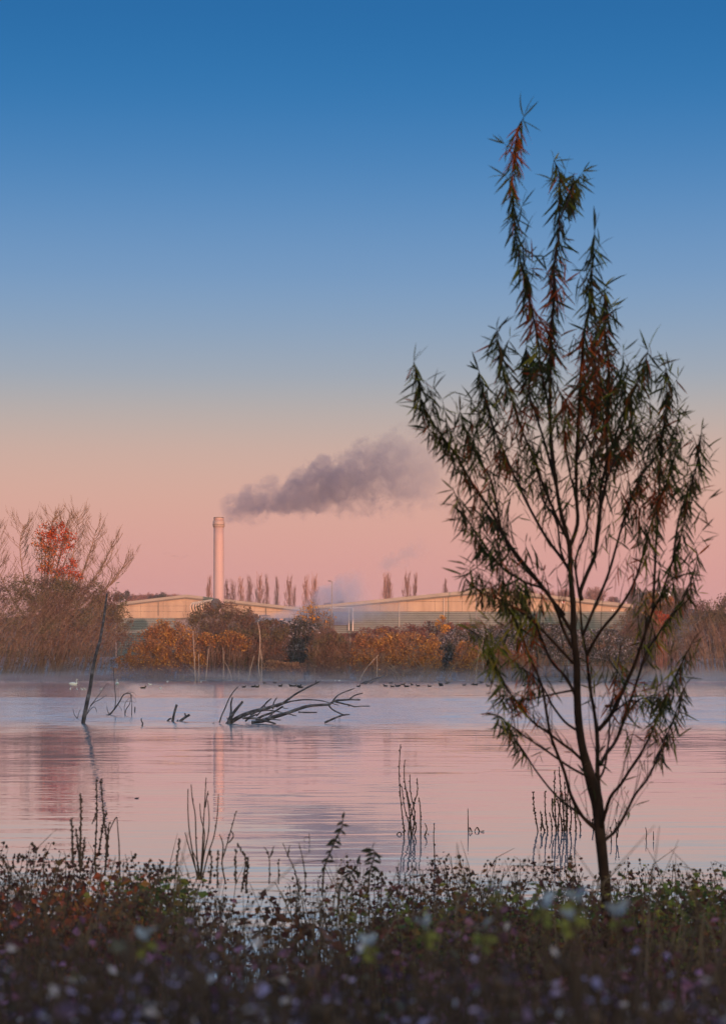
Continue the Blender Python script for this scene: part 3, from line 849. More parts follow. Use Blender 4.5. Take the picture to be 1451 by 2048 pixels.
POP = [(419, 1157, 'bare slender poplar rising just before the chimney shaft on its shaded side'),
       (453, 1163, 'bare poplar half hidden behind the chimney shaft'),
       (466, 1166, 'short bare poplar first clear of the chimney'),
       (482, 1160, 'bare poplar second clear of the chimney, standing apart'),
       (498.5, 1156, 'bare poplar third clear of the chimney, full and even'),
       (519, 1154, 'broad bare poplar fourth clear of the chimney, one of a close pair'),
       (533, 1155, 'slim bare poplar fifth clear of the chimney, closing a pair'),
       (553.5, 1157, 'very narrow bare poplar standing alone sixth from the chimney'),
       (577.5, 1157, 'bare poplar seventh from the chimney, beside the smallest one'),
       (588.5, 1176, 'smallest poplar of the row, low and thin'),
       (612, 1155, 'bare poplar before the gap where the steam rises'),
       (628.5, 1155, 'bare poplar whose foot is lost in the steam'),
       (770, 1152, 'bare poplar above the long warehouse roof, first of a touching pair'),
       (777, 1150, 'bare poplar above the long warehouse roof, second of a touching pair'),
       (813, 1150, 'bare poplar alone above the middle of the roof slope'),
       (830, 1152, 'thin bare poplar next to the lone one above the roof slope'),
       (890, 1162, 'bare poplar top just showing over the roof near the willow')]
random.seed(5)
for i, (px, yt, lab) in enumerate(POP):
    pr = protos[i % 3]
    o = pr if i < 3 else copy_tree(pr)
    D = 720 + random.uniform(-15, 15)
    top = P(px, yt, D); bz = terrain_z(top.x, D)
    s = (top.z - bz) / 27.0
    o.location = (top.x, D, bz)
    wsc = s * (0.72 if px in (553.5, 533, 830) else (0.6 if px == 588.5 else 1.0))
    o.scale = (wsc, wsc, s); o.rotation_euler.z = random.random() * 6.28
    tag(o, lab, 'poplar', 'bare poplars beyond the warehouses')

def round_tree(px, ytop, wpx, D, base_py, label, leaf, twig, group, nleaf=900, lsize=0.5, name='bare_tree', flat=1.0, nt_=60):
    c = P(px, (ytop + base_py) / 2, D); top = P(px, ytop, D); base = P(px, base_py, D)
    e = empty(name, base); tag(e, label, 'tree', group)
    h = top.z - base.z; rx = wpx / 2 / F * D
    g = MB(); g.tube([base - Vector((0, 0, 1)), base + Vector((0.1, 0, h * 0.3)), base + Vector((0, 0, h * 0.6))], [rx * 0.09, rx * 0.03], 6)
    random.seed(int(px * 7 + ytop)); bare_crown(g, base, h, rx, nt_, max(0.05, rx * 0.02)); g.build('trunk', twig, e)
    n = nleaf
    u = rand_unit(n); r = rng.random(n) ** 0.45
    lump = np.array([0.75 + 0.45 * mnoise.noise((q[0] * 2.2 + px, q[1] * 2.2, q[2] * 2.2)) for q in u])
    C = np.array(base) + np.array([0, 0, h * 0.58]) + u * (r * lump)[:, None] * np.array([rx, rx, h * 0.45 * flat])
    U = rand_unit(n); U[:, 2] = np.abs(U[:, 2]); W = perp(U)
    g = MB(); g.cards(C, U, W, lsize * rng.uniform(0.6, 1.5, n), lsize * 0.45 * rng.uniform(0.6, 1.4, n)); g.build('crown', leaf, e)
    return e
GH = 'trees on the hill behind the warehouses'
k = 0
for (px, yt, w_, bp, lab, kind) in [
    (202, 1186, 44, 1216, 'rounded bare tree at the outer end of the hill treeline', 0), (238, 1184, 30, 1210, 'dark rounded pine beside the half hidden lamp post', 1),
    (255, 1178.5, 16, 1212, 'small dark pine standing up from the treeline', 1), (268, 1188, 32, 1214, 'reddish bare tree between the two dark pines', 0),
    (283, 1187, 30, 1214, 'full reddish bare tree below the spreading cedar', 0), (300, 1185, 30, 1214, 'reddish bare tree directly beside the spreading cedar', 0),
    (325, 1180, 26, 1214, 'dark spreading cedar with a flat layered top', 2), (314, 1187, 26, 1216, 'small bare tree at the foot of the cedar', 0),
    (335, 1187, 30, 1218, 'pale bare tree just past the cedar', 0), (352, 1185, 34, 1220, 'twiggy bare tree above the warehouse roof near its apex', 0)]:
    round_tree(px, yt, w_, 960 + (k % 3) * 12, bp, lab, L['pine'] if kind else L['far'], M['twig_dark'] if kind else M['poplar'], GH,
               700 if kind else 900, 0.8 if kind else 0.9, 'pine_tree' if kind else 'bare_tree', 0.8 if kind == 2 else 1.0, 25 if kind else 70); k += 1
round_tree(655, 1203, 22, 800, 1225, 'small rounded bush-like tree low behind the steam', L['far'], M['poplar'], GH, 500, 0.7)
round_tree(682, 1201, 32, 800, 1226, 'domed brown tree showing over the low end of the long roof', L['far'], M['poplar'], GH, 900, 0.7)
for (px, yt, w_, lab) in [(1030, 1176, 34, 'brown tree peeping over the long roof beyond its apex'), (1058, 1172, 44, 'wide brown tree above the long roof beside the willow stem'),
                          (1096, 1178, 40, 'low brown tree above the long roof behind the willow stem'), (1128, 1173, 44, 'purple brown tree over the long roof beside the red alarm box'),
                          (1188, 1171, 58, 'wide bare tree with a lacy crown over the far roof slope'), (1225, 1190, 30, 'small bare tree over the low end of the long roof')]:
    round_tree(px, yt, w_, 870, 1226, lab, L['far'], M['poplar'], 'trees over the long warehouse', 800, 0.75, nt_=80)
round_tree(1272, 1174, 54, 860, 1230, 'large dark dense domed tree behind the lamp post with an arm', L['mauve'], M['twig_dark'], 'trees over the long warehouse', 2600, 0.9)
round_tree(1305, 1176, 40, 850, 1230, 'brownish domed tree joined to the large dark one', L['mauve'], M['twig_dark'], 'trees over the long warehouse', 1600, 0.9)
round_tree(1355, 1172, 70, 850, 1230, 'broad tree past the house with a pale roof', L['mauve'], M['twig_dark'], 'trees over the long warehouse', 2400, 0.9)
# house with a frosted roof
hb = P(1318, 1205, 760); hb.z = 6.0
ho = empty('house', hb); tag(ho, 'small house with a frost-pale pitched roof among the trees', 'house')
x0, x1 = X(1298, 760), X(1345, 760); ze, zr = P(0, 1197, 760).z, P(0, 1183, 760).z
g = MB(); g.box(x0 + 0.3, x1 - 0.3, 760, 768, 5.5, ze); g.build('wall', M['slate'], ho)
g = MB(); g.add([(x0, 759.6, ze), (x1, 759.6, ze), (x1 - 1.2, 764, zr), (x0 + 1.2, 764, zr), (x0, 768.4, ze), (x1, 768.4, ze)], [(0, 1, 2, 3), (3, 2, 5, 4), (0, 4, 5, 1)], [(0, 3, 4), (1, 5, 2)]); rf = g.build('roof', M['white_frame'], ho)
g = MB(); g.box(x1 - 2.4, x1 - 1.6, 763.6, 764.4, zr - 0.5, zr + 1.0); g.build('chimney_stack', M['slate'], rf)

# ------------------------------------------------------------------ far bank shrubs
def shrub(name, label, cat, lobes, D, base_py, leaf, twig, nleaf, ntwig, lsize=0.26, group='shrubs along the far bank', tr=0.045, holes=0.0, base_px=None, over=0.0, up=0.5, lean=0.0):
    cxp = sum(l[0] for l in lobes) / len(lobes)
    base = P(cxp, base_py, D)
    base.z = terrain_z(base.x, D) - 0.05
    e = empty(name, base); tag(e, label, cat, group)
    extra = []
    for l in lobes:
        for q in range(3):
            a = random.uniform(0.15, 0.85) * math.pi; k = random.uniform(0.22, 0.42)
            extra.append((l[0] + math.cos(a) * l[2] * 0.95, l[1] - math.sin(a) * l[3] * random.uniform(0.55, 0.84), l[2] * k, l[3] * k * random.uniform(0.8, 1.5)))
    lobes = list(lobes) + extra
    vols = np.array([l[2] * l[3] for l in lobes], float); vols /= vols.sum()
    Cs = []
    for l, f in zip(lobes, vols):
        n = int(nleaf * f)
        c = np.array(P(l[0], l[1], D + random.uniform(-1.0, 1.0)))
        rx, rz = l[2] / F * D, l[3] / F * D
        u = rand_unit(n * 2)
        r = rng.random(n * 2) ** 0.42
        q = c + u * r[:, None] * np.array([rx, max(1.5, 0.6 * rx), rz])
        keep = np.array([mnoise.noise((p[0] * 0.55, p[1] * 0.55, p[2] * 0.55)) + 0.5 * mnoise.noise((p[0] * 1.7, p[1] * 1.7, p[2] * 1.7)) for p in q]) > (-0.12 + holes)
        q = q[keep][:n]
        Cs.append(q)
    C = np.concatenate(Cs)
    gz = np.array([terrain_z(p[0], p[1]) for p in C])
    C = C[C[:, 2] > gz + 0.15]
    n = len(C)
    U = rand_unit(n); U[:, 2] = U[:, 2] * (1 - up) + up * np.abs(U[:, 2]) + 0.15; U /= np.linalg.norm(U, axis=1, keepdims=True); W = perp(U)
    s = 1.3 * lsize * rng.uniform(0.5, 1.5, n)
    g = MB(); g.cards(C, U, W, s, s * rng.uniform(0.4, 0.65, n)); g.build('foliage', leaf, e)
    g = MB()
    for i in range(int(ntwig * 0.75)):
        l = lobes[int(rng.choice(len(lobes), p=vols))]
        c = P(l[0], l[1], D)
        rx, rz = l[2] / F * D, l[3] / F * D
        u = rand_unit(1)[0]; u[2] = abs(u[2]) if random.random() < 0.75 else u[2]
        end = c + Vector((u[0] * rx, u[1] * rx * 0.6, u[2] * rz)) * (random.uniform(0.75, 1.08 + over) if random.random() < 0.8 else random.uniform(1.0, 1.22 + over))
        sx = (c.x if base_px is None else X(base_px, D)) + random.uniform(-0.55, 0.55) * rx
        if lean: sx = end.x - lean * random.uniform(0.4, 1.3) * max(0.5, end.z) + random.uniform(-1.5, 1.5)
        st = Vector((sx, D + random.uniform(-1, 1), terrain_z(sx, D) - 0.1))
        if end.z < st.z + 0.3: continue
        mid = st.lerp(end, 0.5) + Vector((random.uniform(-0.1, 0.1) * rx - (end.x - st.x) * 0.12, 0, (end.z - st.z) * 0.1))
        g.tube([st, st.lerp(mid, 0.55), mid, mid.lerp(end, 0.55), end], [tr, tr * 0.85, tr * 0.7, tr * 0.55, tr * 0.35], 3, False)
        for f in range(3):
            a0 = mid.lerp(end, random.random()); dl = rz * random.uniform(0.12, 0.35)
            b0 = a0 + Vector((random.uniform(-0.7, 0.7) * dl, random.uniform(-0.5, 0.5) * dl, dl * random.uniform(0.3, 1)))
            g.tube([a0, b0], [tr * 0.45, tr * 0.28], 3, False)
    g.build('stems', twig, e)
    return e

random.seed(21)
# big bare tree and its tangle at the left bank
shrub('willow_carr', 'large grey-brown tangle of bare willow scrub behind the leaning pole', 'shrub',
      [(60, 1245, 110, 90), (150, 1255, 90, 84), (205, 1262, 48, 84), (-60, 1245, 100, 100), (225, 1222, 34, 44), (120, 1190, 60, 34), (40, 1180, 60, 36), (190, 1192, 30, 28), (250, 1265, 22, 44)], 388, 1345, L['mauve'], M['twig_grey'], 36000, 900, 0.25, tr=0.045, over=0.10, holes=-0.05, lean=0.6)
e = empty('bare_tree', P(118, 1345, 396)); e.location.z = terrain_z(e.location.x, 396) - 0.1
tag(e, 'tall bare tree with long upswept curving branches above the tangled scrub', 'tree')
random.seed(33)
g = MB(); b0 = e.location.copy()
LIMB = [[(118, 1345), (122, 1260), (135, 1170), (150, 1090), (156, 1034)], [(118, 1345), (130, 1250), (155, 1170), (178, 1110), (192, 1062)],
        [(118, 1345), (135, 1260), (165, 1190), (200, 1140), (226, 1088)], [(120, 1345), (150, 1260), (190, 1200), (225, 1165), (250, 1128)],
        [(120, 1345), (110, 1250), (112, 1160), (124, 1090), (136, 1040)], [(118, 1345), (100, 1240), (90, 1150), (95, 1080), (108, 1036)],
        [(116, 1345), (80, 1250), (50, 1160), (40, 1090), (48, 1050)], [(116, 1345), (60, 1250), (15, 1180), (-10, 1120), (-15, 1070)]]
for lp in LIMB:
    D0 = 396 + random.uniform(-3, 3)
    pts = smooth_path([P(x, y, D0) for x, y in lp], 3); pts[0] = b0.copy()
    g.tube(pts, [0.2, 0.035], 6, False)
    m_ = len(pts)
    for j in range(4, m_):
        for s in range(9):
            q = pts[j - 1].lerp(pts[j], random.random())
            sgn = 1 if random.random() < 0.72 else -1
            ln = random.uniform(2.0, 5.2) * (0.75 + 0.4 * (1 - j / m_))
            fl_ = random.uniform(0.35, 1.1); e1 = q + Vector((sgn * ln * 0.45 * fl_, random.uniform(-1, 1), ln * 0.36)); e2 = q + Vector((sgn * ln * fl_ * 0.8, random.uniform(-1.6, 1.6), ln * random.uniform(0.6, 1.0)))
            g.tube([q, e1, e2], [0.045, 0.036, 0.024], 3, False)
            for f in range(3):
                w0 = e1.lerp(e2, random.random()); g.tube([w0, w0 + Vector((sgn * random.uniform(-0.2, 0.8), random.uniform(-0.6, 0.6), random.uniform(0.6, 1.8)))], [0.032, 0.02], 3, False)
g.build('limbs', M['twig_grey'], e)
# oak in red leaf
e = empty('red_oak', P(84, 1345, 392)); e.location.z = terrain_z(e.location.x, 392) - 0.1
tag(e, 'autumn oak still holding bright red leaves beside the tall bare tree', 'tree')
g = MB(); b0 = e.location.copy()
lobes = [(104, 1066, 28, 22), (132, 1076, 20, 18), (104, 1102, 30, 24), (84, 1085, 18, 18), (124, 1146, 34, 17), (92, 1136, 20, 18), (144, 1128, 14, 12), (150, 1152, 16, 11), (130, 1170, 16, 9), (122, 1050, 10, 8), (142, 1094, 9, 8)]
g.tube([b0, b0 + Vector((0.2, 0, 8)), b0 + Vector((0.6, 0, 15))], [0.5, 0.35, 0.2], 8)
Cs = []
for l in lobes:
    c = P(l[0], l[1], 392 + random.uniform(-2, 2)); g.tube(smooth_path([b0 + Vector((0.3, 0, random.uniform(7, 13))), (b0 + Vector((0, 0, 12))).lerp(c, 0.55) + Vector((0, 0, -0.6)), c], 3), [0.2, 0.06], 5, False)
    n = int(l[2] * l[3] * 1.6); u = rand_unit(n); q = np.array(c) + u * (rng.random(n) ** 0.62)[:, None] * 1.2 * np.array([l[2], l[2], l[3]]) / F * 392
    keep = np.array([mnoise.noise((p[0] * 0.8, p[1] * 0.8, p[2] * 0.8)) + 0.4 * mnoise.noise((p[0] * 2.2, p[1] * 2.2, p[2] * 2.2)) for p in q]) > -0.05
    Cs.append(q[keep])
    for f in range(14):
        tq = c + Vector(rand_unit(1)[0]) * l[2] / F * 392
        g.tube([c, c.lerp(tq, 0.5) + Vector((0, 0, 0.2)), tq], [0.06, 0.025], 3, False)
g.build('trunk', M['twig_dark'], e)
C = np.concatenate(Cs); n = len(C); U = rand_unit(n); g = MB(); s = 0.36 * rng.uniform(0.6, 1.5, n); g.cards(C, U, perp(U), s, s * 0.6); g.build('crown', L['red_oak'], e)

random.seed(44)
shrub('sallow_bush', 'low orange bush at the water edge in front of the bare scrub', 'shrub', [(255, 1334, 34, 26), (290, 1318, 40, 42), (232, 1346, 12, 14), (320, 1336, 30, 24)], 386, 1360, L['orange'], M['twig'], 6500, 160)
shrub('sallow_bush', 'big rounded orange-brown bush below the ribbed warehouse base', 'shrub', [(310, 1290, 46, 42), (345, 1275, 40, 34), (365, 1300, 45, 50), (320, 1325, 50, 30), (380, 1330, 40, 26)], 390, 1357, L['orange'], M['twig'], 12000, 260)
shrub('alder_bush', 'tall mauve-brown twiggy bush hiding the foot of the chimney', 'shrub', [(440, 1250, 58, 44), (400, 1265, 48, 44), (470, 1262, 48, 42), (430, 1222, 34, 22), (490, 1240, 26, 24)], 398, 1352, L['brown'], M['twig_dark'], 12000, 520, 0.24, over=0.12, tr=0.04)
shrub('sallow_bush', 'brown and olive bush behind the slender pale trunks', 'shrub', [(420, 1310, 50, 44), (465, 1305, 46, 50), (500, 1300, 36, 50), (445, 1335, 60, 22)], 392, 1357, L['brown'], M['twig'], 11000, 300)
shrub('sallow_bush', 'small golden bush tucked among the brown ones behind pale trunks', 'shrub', [(478, 1285, 26, 20), (455, 1278, 22, 18), (420, 1280, 20, 16)], 389.5, 1350, L['orange'], M['twig'], 2200, 60)
shrub('thorn_bush', 'dark olive bush beside the pale leaning trunk', 'shrub', [(525, 1290, 38, 50), (545, 1275, 36, 36), (505, 1275, 22, 26), (540, 1318, 40, 22)], 396, 1350, L['brown'], M['twig_dark'], 8500, 220)
shrub('ivy_thicket', 'dark ivy thicket dusted with frost below the yellow leaved tree', 'shrub', [(585, 1285, 42, 44), (605, 1265, 36, 26), (570, 1315, 30, 26), (560, 1255, 22, 14)], 400, 1345, L['ivy'], M['twig_dark'], 10000, 90, 0.3)
shrub('field_maple', 'thin bare tree with a few yellow leaves standing in the steam', 'tree', [(622, 1240, 34, 32), (600, 1250, 22, 24), (645, 1248, 24, 26)], 408, 1310, L['yellow'], M['twig_dark'], 650, 420, 0.3, over=0.18, group='trees by the warehouses', holes=0.12)
shrub('straw_bush', 'low straw coloured reedy growth on the bank below the ivy', 'shrub', [(545, 1332, 30, 12), (575, 1334, 30, 10), (600, 1336, 20, 10)], 391, 1346, L['straw'], M['twig'], 2500, 180)
shrub('sallow_bush', 'large rounded brown bush left of centre of the far bank below the blue louvre', 'shrub', [(650, 1310, 42, 46), (680, 1315, 40, 42), (635, 1330, 28, 26), (665, 1285, 34, 22)], 388, 1355, L['brown'], M['twig_grey'], 9500, 420, over=0.04)
shrub('sallow_bush', 'long orange and olive bush below the long warehouse wall', 'shrub', [(735, 1302, 36, 36), (770, 1298, 42, 36), (815, 1302, 46, 40), (855, 1310, 34, 40), (785, 1332, 80, 26), (720, 1334, 36, 22)], 387, 1358, L['orange'], M['twig_grey'], 17000, 620, over=0.04)
shrub('dogwood_hedge', 'dark red dogwood hedge along the foot of the long warehouse', 'shrub', [(730, 1276, 32, 22), (775, 1272, 40, 20), (820, 1268, 40, 22), (865, 1264, 40, 24), (905, 1266, 36, 22), (690, 1280, 22, 14)], 425, 1305, L['maroon'], M['twig_red'], 9000, 520, 0.26, over=0.12)
shrub('yellow_bush', 'small yellow leaved bush at the end of the dogwood hedge', 'shrub', [(882, 1248, 14, 14), (890, 1258, 10, 10)], 420, 1300, L['yellow'], M['twig_dark'], 600, 30, 0.3)
shrub('bramble_thicket', 'dark frosted bramble thicket beside the long orange bush', 'shrub', [(905, 1290, 40, 30), (890, 1315, 36, 26), (940, 1285, 38, 28), (870, 1300, 18, 24)], 400, 1345, L['ivy'], M['twig_grey'], 11000, 160, 0.28)
shrub('sallow_bush', 'small round ginger bush beside the bare drowned branches', 'shrub', [(935, 1312, 30, 30), (952, 1322, 24, 22), (925, 1332, 30, 18)], 389, 1357, L['orange'], M['twig'], 4200, 130)
shrub('sallow_bush', 'ginger scrub behind the lower willow branches', 'shrub', [(1005, 1318, 32, 24), (1040, 1325, 32, 20), (985, 1335, 30, 14)], 394, 1352, L['rust'], M['twig_grey'], 4800, 180)
shrub('bramble_thicket', 'long dark bramble bank behind the willow stems', 'shrub', [(1000, 1280, 46, 28), (1060, 1288, 54, 34), (1120, 1292, 56, 36), (1090, 1270, 60, 24)], 405, 1342, L['ivy'], M['twig_grey'], 15000, 240, 0.28)
shrub('bramble_thicket', 'frosted bramble mound at the corner of the long warehouse', 'shrub', [(1180, 1298, 48, 34), (1235, 1302, 50, 34), (1205, 1280, 40, 24)], 407, 1340, L['ivy'], M['twig_grey'], 12000, 240, 0.28)
shrub('hawthorn_bush', 'dark brown hawthorn in front of the end of the long warehouse', 'shrub', [(1262, 1252, 32, 36), (1245, 1272, 34, 26), (1290, 1278, 36, 34)], 412, 1330, L['brown'], M['twig_dark'], 7500, 420, over=0.1)
shrub('hawthorn_bush', 'tall olive leaved shrub by the lamp post with an arm', 'shrub', [(1300, 1222, 30, 34), (1335, 1230, 34, 40), (1318, 1262, 34, 28)], 418, 1330, L['rust'], M['twig_dark'], 6000, 160, 0.3, group='trees by the warehouses')
shrub('hawthorn_bush', 'mauve-brown scrub closing the far bank past the lamp post', 'shrub', [(1350, 1295, 60, 40), (1420, 1270, 60, 62), (1490, 1250, 70, 76), (1320, 1312, 36, 24), (1390, 1235, 40, 40)], 410, 1338, L['mauve'], M['twig_grey'], 17000, 480, lean=-0.3)
shrub('cherry_bush', 'small bright red leaved bush past the lamp post', 'shrub', [(1318, 1232, 10, 12), (1326, 1238, 12, 10)], 405, 1300, L['red_oak'], M['twig_red'], 500, 24, 0.3)
shrub('alder_bush', 'reddish scrub showing between brown bushes under the yellow leaved tree', 'shrub', [(645, 1272, 34, 18), (690, 1288, 28, 14)], 415, 1310, L['maroon'], M['twig_red'], 2600, 160, over=0.1)
shrub('alder_bush', 'brown scrub filling the bank between warehouse base and brambles', 'shrub', [(950, 1262, 50, 18), (1010, 1262, 50, 16), (1080, 1258, 50, 14)], 428, 1300, L['brown'], M['twig_dark'], 5200, 200, over=0.1)

# pale reeds at the water edge
def reeds(label, x0, x1, y0, D, n, hgt, mat):
    g = MB()
    for i in range(n):
        px = random.uniform(x0, x1); x = X(px, D); y = D + random.uniform(-2, 3)
        z = max(-0.05, terrain_z(x, y) - 0.05); h = hgt * random.uniform(0.5, 1.2); l = random.uniform(-0.3, 0.3)
        g.tube([(x, y, z), (x + l * 0.3 * h, y, z + h * 0.6), (x + l * h, y + random.uniform(-0.2, 0.2), z + h)], [0.03, 0.026, 0.014], 3, False)
    return tag(g.build('reeds', mat), label, 'reeds', kind='stuff')
reeds('pale dry reeds at the far water edge below the frosted brambles', 1160, 1460, 1340, 396, 900, 2.1, M['pale_bark'])
reeds('short dead reeds standing in the mist before the brown bushes', 340, 620, 1355, 386, 340, 1.2, M['pale_bark'])
reeds('dark purple sedge on the muddy bank below the bare scrub', -60, 235, 1355, 386, 1500, 1.0, M['twig_red'])

# slender pale trunks in front of the bushes
SAP = [([(520, 1355), (517, 1330), (520, 1290), (519, 1262), (515, 1244)], 0.14, 'tall slender pale trunk against the dark olive bush', [((520, 1300), (523, 1325))]),
       ([(391, 1362), (389, 1320), (387, 1285), (386, 1262)], 0.13, 'tall pale sapling trunk at the edge of the rounded orange bush', [((390, 1338), (379, 1330)), ((391, 1350), (378, 1337))]),
       ([(396.5, 1362), (398, 1340), (397, 1308)], 0.13, 'short straight pale trunk close beside the taller sapling', [((398, 1335), (405, 1330))]),
       ([(411, 1362), (414, 1335), (417, 1298)], 0.11, 'pale trunk leaning slightly towards the chimney', []),
       ([(446, 1361), (447, 1330), (446, 1295)], 0.10, 'thin upright pale stem directly below the chimney', []),
       ([(464, 1358), (456, 1335), (450, 1325)], 0.09, 'thin pale stem leaning back beside the upright one', []),
       ([(477, 1357), (478, 1340)], 0.09, 'short stubby pale stump among the pale stems', []),
       ([(496, 1360), (502, 1335), (508, 1312)], 0.12, 'pale stem leaning towards the tallest slender trunk', [((500, 1345), (499, 1330))]),
       ([(523, 1350), (524, 1318), (522, 1300)], 0.08, 'thin companion stem hugging the tallest slender trunk', []),
       ([(716, 1366), (731, 1338), (756, 1310)], 0.12, 'long pale branch leaning diagonally out of the water', []),
       ([(754, 1358), (753.5, 1335), (753, 1314)], 0.12, 'upright pale stump meeting the diagonal branch', []),
       ([(699, 1310), (700, 1288), (700, 1272)], 0.12, 'pale post-like trunk above the large brown bush', []),
       ([(951, 1345), (955, 1315), (962, 1290)], 0.10, 'pale stem leaning in front of the ginger bush', []),
       ([(968, 1350), (964, 1320), (962, 1300), (966, 1280)], 0.10, 'wavy pale stem beside the ginger bush', [])]
for (pp, r, lab, side) in SAP:
    D = 402.0 if pp[0] == (699, 1310) else 383.0
    pts = smooth_path([P(x, y, D) for x, y in pp], 4)
    b = pts[0].copy(); b.z = min(b.z, -0.1); pts[0] = b
    e = empty('dead_sapling', b); tag(e, lab, 'sapling', 'pale dead stems at the far water edge')
    g = MB(); g.tube(pts, [r, r * 0.5], 6); g.build('trunk', M['pale_bark'], e)
    for (a, c) in side:
        g = MB(); g.tube([P(a[0], a[1], D), P((a[0] + c[0]) / 2, (a[1] + c[1]) / 2 - 1, D), P(c[0], c[1], D)], [r * 0.6, r * 0.3], 5); g.build('branch', M['pale_bark'], e)

# drowned twiggy branches before the orange bush
def drowned(px, D, w, h, n, label, mat=None):
    b = Vector((X(px, D), D, -0.08)); e = empty('drowned_branch', b); tag(e, label, 'branch', 'drowned branches along the far bank')
    for i in range(n):
        a = random.uniform(-1, 1); ex = X(px + a * w, D) ; hh = h / F * D * random.uniform(0.45, 1.0)
        s = b + Vector((random.uniform(-0.35, 0.35) * w / F * D, random.uniform(-0.6, 0.6), 0))
        end = Vector((ex, D + random.uniform(-1, 1), hh)); mid = s.lerp(end, 0.5) + Vector((random.uniform(-0.3, 0.3), 0, hh * 0.12))
        g = MB(); g.tube(smooth_path([s, mid, end], 3), [0.075, 0.03], 4, False)
        for f in range(3):
            q = mid.lerp(end, random.random()); g.tube([q, q + Vector((random.uniform(-0.8, 0.8), 0, random.uniform(0.2, 1.1)))], [0.035, 0.02], 3, False)
        g.build('branch', mat or M['twig_grey'], e)
random.seed(9)
for (px, D, w, h, n, lab) in [(800, 362, 34, 40, 8, 'spray of drowned branches before the middle of the orange bush'), (850, 360, 40, 56, 10, 'tall spray of drowned branches at the end of the orange bush'),
                              (895, 360, 36, 50, 9, 'drowned branches below the frosted bramble thicket'), (940, 358, 34, 46, 9, 'drowned branches below the small ginger bush'),
                              (975, 357, 30, 36, 7, 'drowned branches nearest the willow leaves'), (590, 366, 16, 18, 4, 'little spray of twigs beside the perched cormorant'), (560, 372, 12, 14, 3, 'few bare twigs in the mist below the straw reeds')]:
    drowned(px, D, w, h, n, lab)
for (x0, y0, x1, y1, lab) in [(728, 1368, 760, 1354, 'half sunken log lying low by the diagonal branch'), (738, 1367, 768, 1352, 'second half sunken log lying behind the first'), (720, 1368, 742, 1362, 'short sunken log stub by the water line')]:
    D = DW(y0) - 1; a = P(x0, y0, D); c = P(x1, y1, D + 2); a.z = -0.05
    tag(MB().tube(smooth_path([a, a.lerp(c, 0.5) + Vector((0, 0, 0.15)), c], 3), [0.14, 0.06], 6).build('sunken_log', M['dead_wood']), lab, 'log', 'sunken logs by the far bank')

# ------------------------------------------------------------------ fallen tree in the lake
DF = DW(1447.0)
def wood(parent, name, pts, r0, r1, D=None, dz=0.0, n=8, mat='dead_wood', origin=(420, 1340), sc=3.6275, D1=None):
    D = D or DF
    pp = []
    m_ = len(pts)
    for i, (x, y) in enumerate(pts):
        Dd = D + (dz if D1 is None else 0) + ((D1 - D) * i / (m_ - 1) if D1 is not None else 0)
        pp.append(P(origin[0] + x / sc, origin[1] + y / sc, Dd))
    pp = smooth_path(pp, 4)
    k = len(pp); rr = []
    for i in range(k):
        t = i / (k - 1)
        rr.append((r0 + (r1 - r0) * t) / sc / F * D * (1 + 0.16 * mnoise.noise((i * 0.7, pts[0][0] * 0.1, 0))))
    g = MB(); g.tube(pp, rr, n)
    return g.build(name, M[mat], parent, smooth=True)
ft = empty('fallen_tree', P(458, 1446, DF)); ft.location.z = -0.1
tag(ft, 'grey fallen tree lying half submerged with forked branches spread over the water', 'fallen tree')
wood(ft, 'limb', [(120, 398), (210, 342), (300, 305), (400, 280), (480, 256), (528, 240)], 17, 9)
wood(ft, 'limb', [(515, 250), (560, 218), (620, 175), (700, 130), (760, 100), (803, 78)], 8.5, 5)
wood(ft, 'spur', [(765, 97), (769, 88), (767, 74)], 4, 3)
wood(ft, 'branch', [(480, 268), (530, 245), (600, 225), (700, 215), (800, 222), (865, 238), (935, 256)], 7, 2.5, dz=0.5)
wood(ft, 'spur', [(700, 218), (708, 212)], 3, 3, dz=0.5)
wood(ft, 'limb', [(380, 366), (480, 336), (560, 312), (620, 290), (700, 265), (770, 256), (870, 250)], 15, 9, dz=-0.5, n=9)
wood(ft, 'branch', [(860, 252), (905, 224), (960, 218), (1020, 214), (1088, 216)], 8.5, 6, dz=-0.5)
wood(ft, 'branch', [(888, 232), (905, 205), (935, 178), (1000, 150), (1050, 133)], 6.5, 3, dz=-0.5)
wood(ft, 'branch', [(1012, 212), (1035, 192), (1065, 178), (1107, 168)], 5.5, 3.5, dz=-0.5)
wood(ft, 'branch', [(900, 228), (940, 238), (980, 248), (1010, 254), (1050, 266), (1100, 262), (1158, 262)], 6.5, 3.5, dz=-0.7)
wood(ft, 'spur', [(1003, 254), (1006, 266)], 4, 3, dz=-0.7)
wood(ft, 'spur', [(1044, 262), (1047, 272)], 3.5, 3, dz=-0.7)
wood(ft, 'branch', [(862, 258), (885, 285), (935, 312), (972, 327)], 5.5, 4.5, dz=-0.6)
wood(ft, 'log_end', [(830, 382), (875, 362), (930, 338), (975, 326), (1012, 323)], 8, 4.5, dz=-0.6)
for xx in (905, 932, 942):
    wood(ft, 'frost_drip', [(xx, 342 if xx > 910 else 352), (xx + 1, 383)], 1.2, 1.0, dz=-0.6, n=4)
wood(ft, 'limb', [(235, 348), (320, 350), (400, 368), (478, 390)], 10, 6, dz=-0.9)
wood(ft, 'branch', [(290, 322), (350, 300), (430, 292), (520, 308), (625, 332)], 6.5, 3, dz=-1.0)
wood(ft, 'spur', [(598, 324), (602, 334)], 3, 2.5, dz=-1.0)
wood(ft, 'branch', [(330, 360), (390, 330), (460, 305), (530, 262)], 9.5, 6, dz=0.3)
wood(ft, 'branch', [(455, 285), (460, 245), (470, 222), (486, 200)], 5.5, 3.5, dz=0.1)
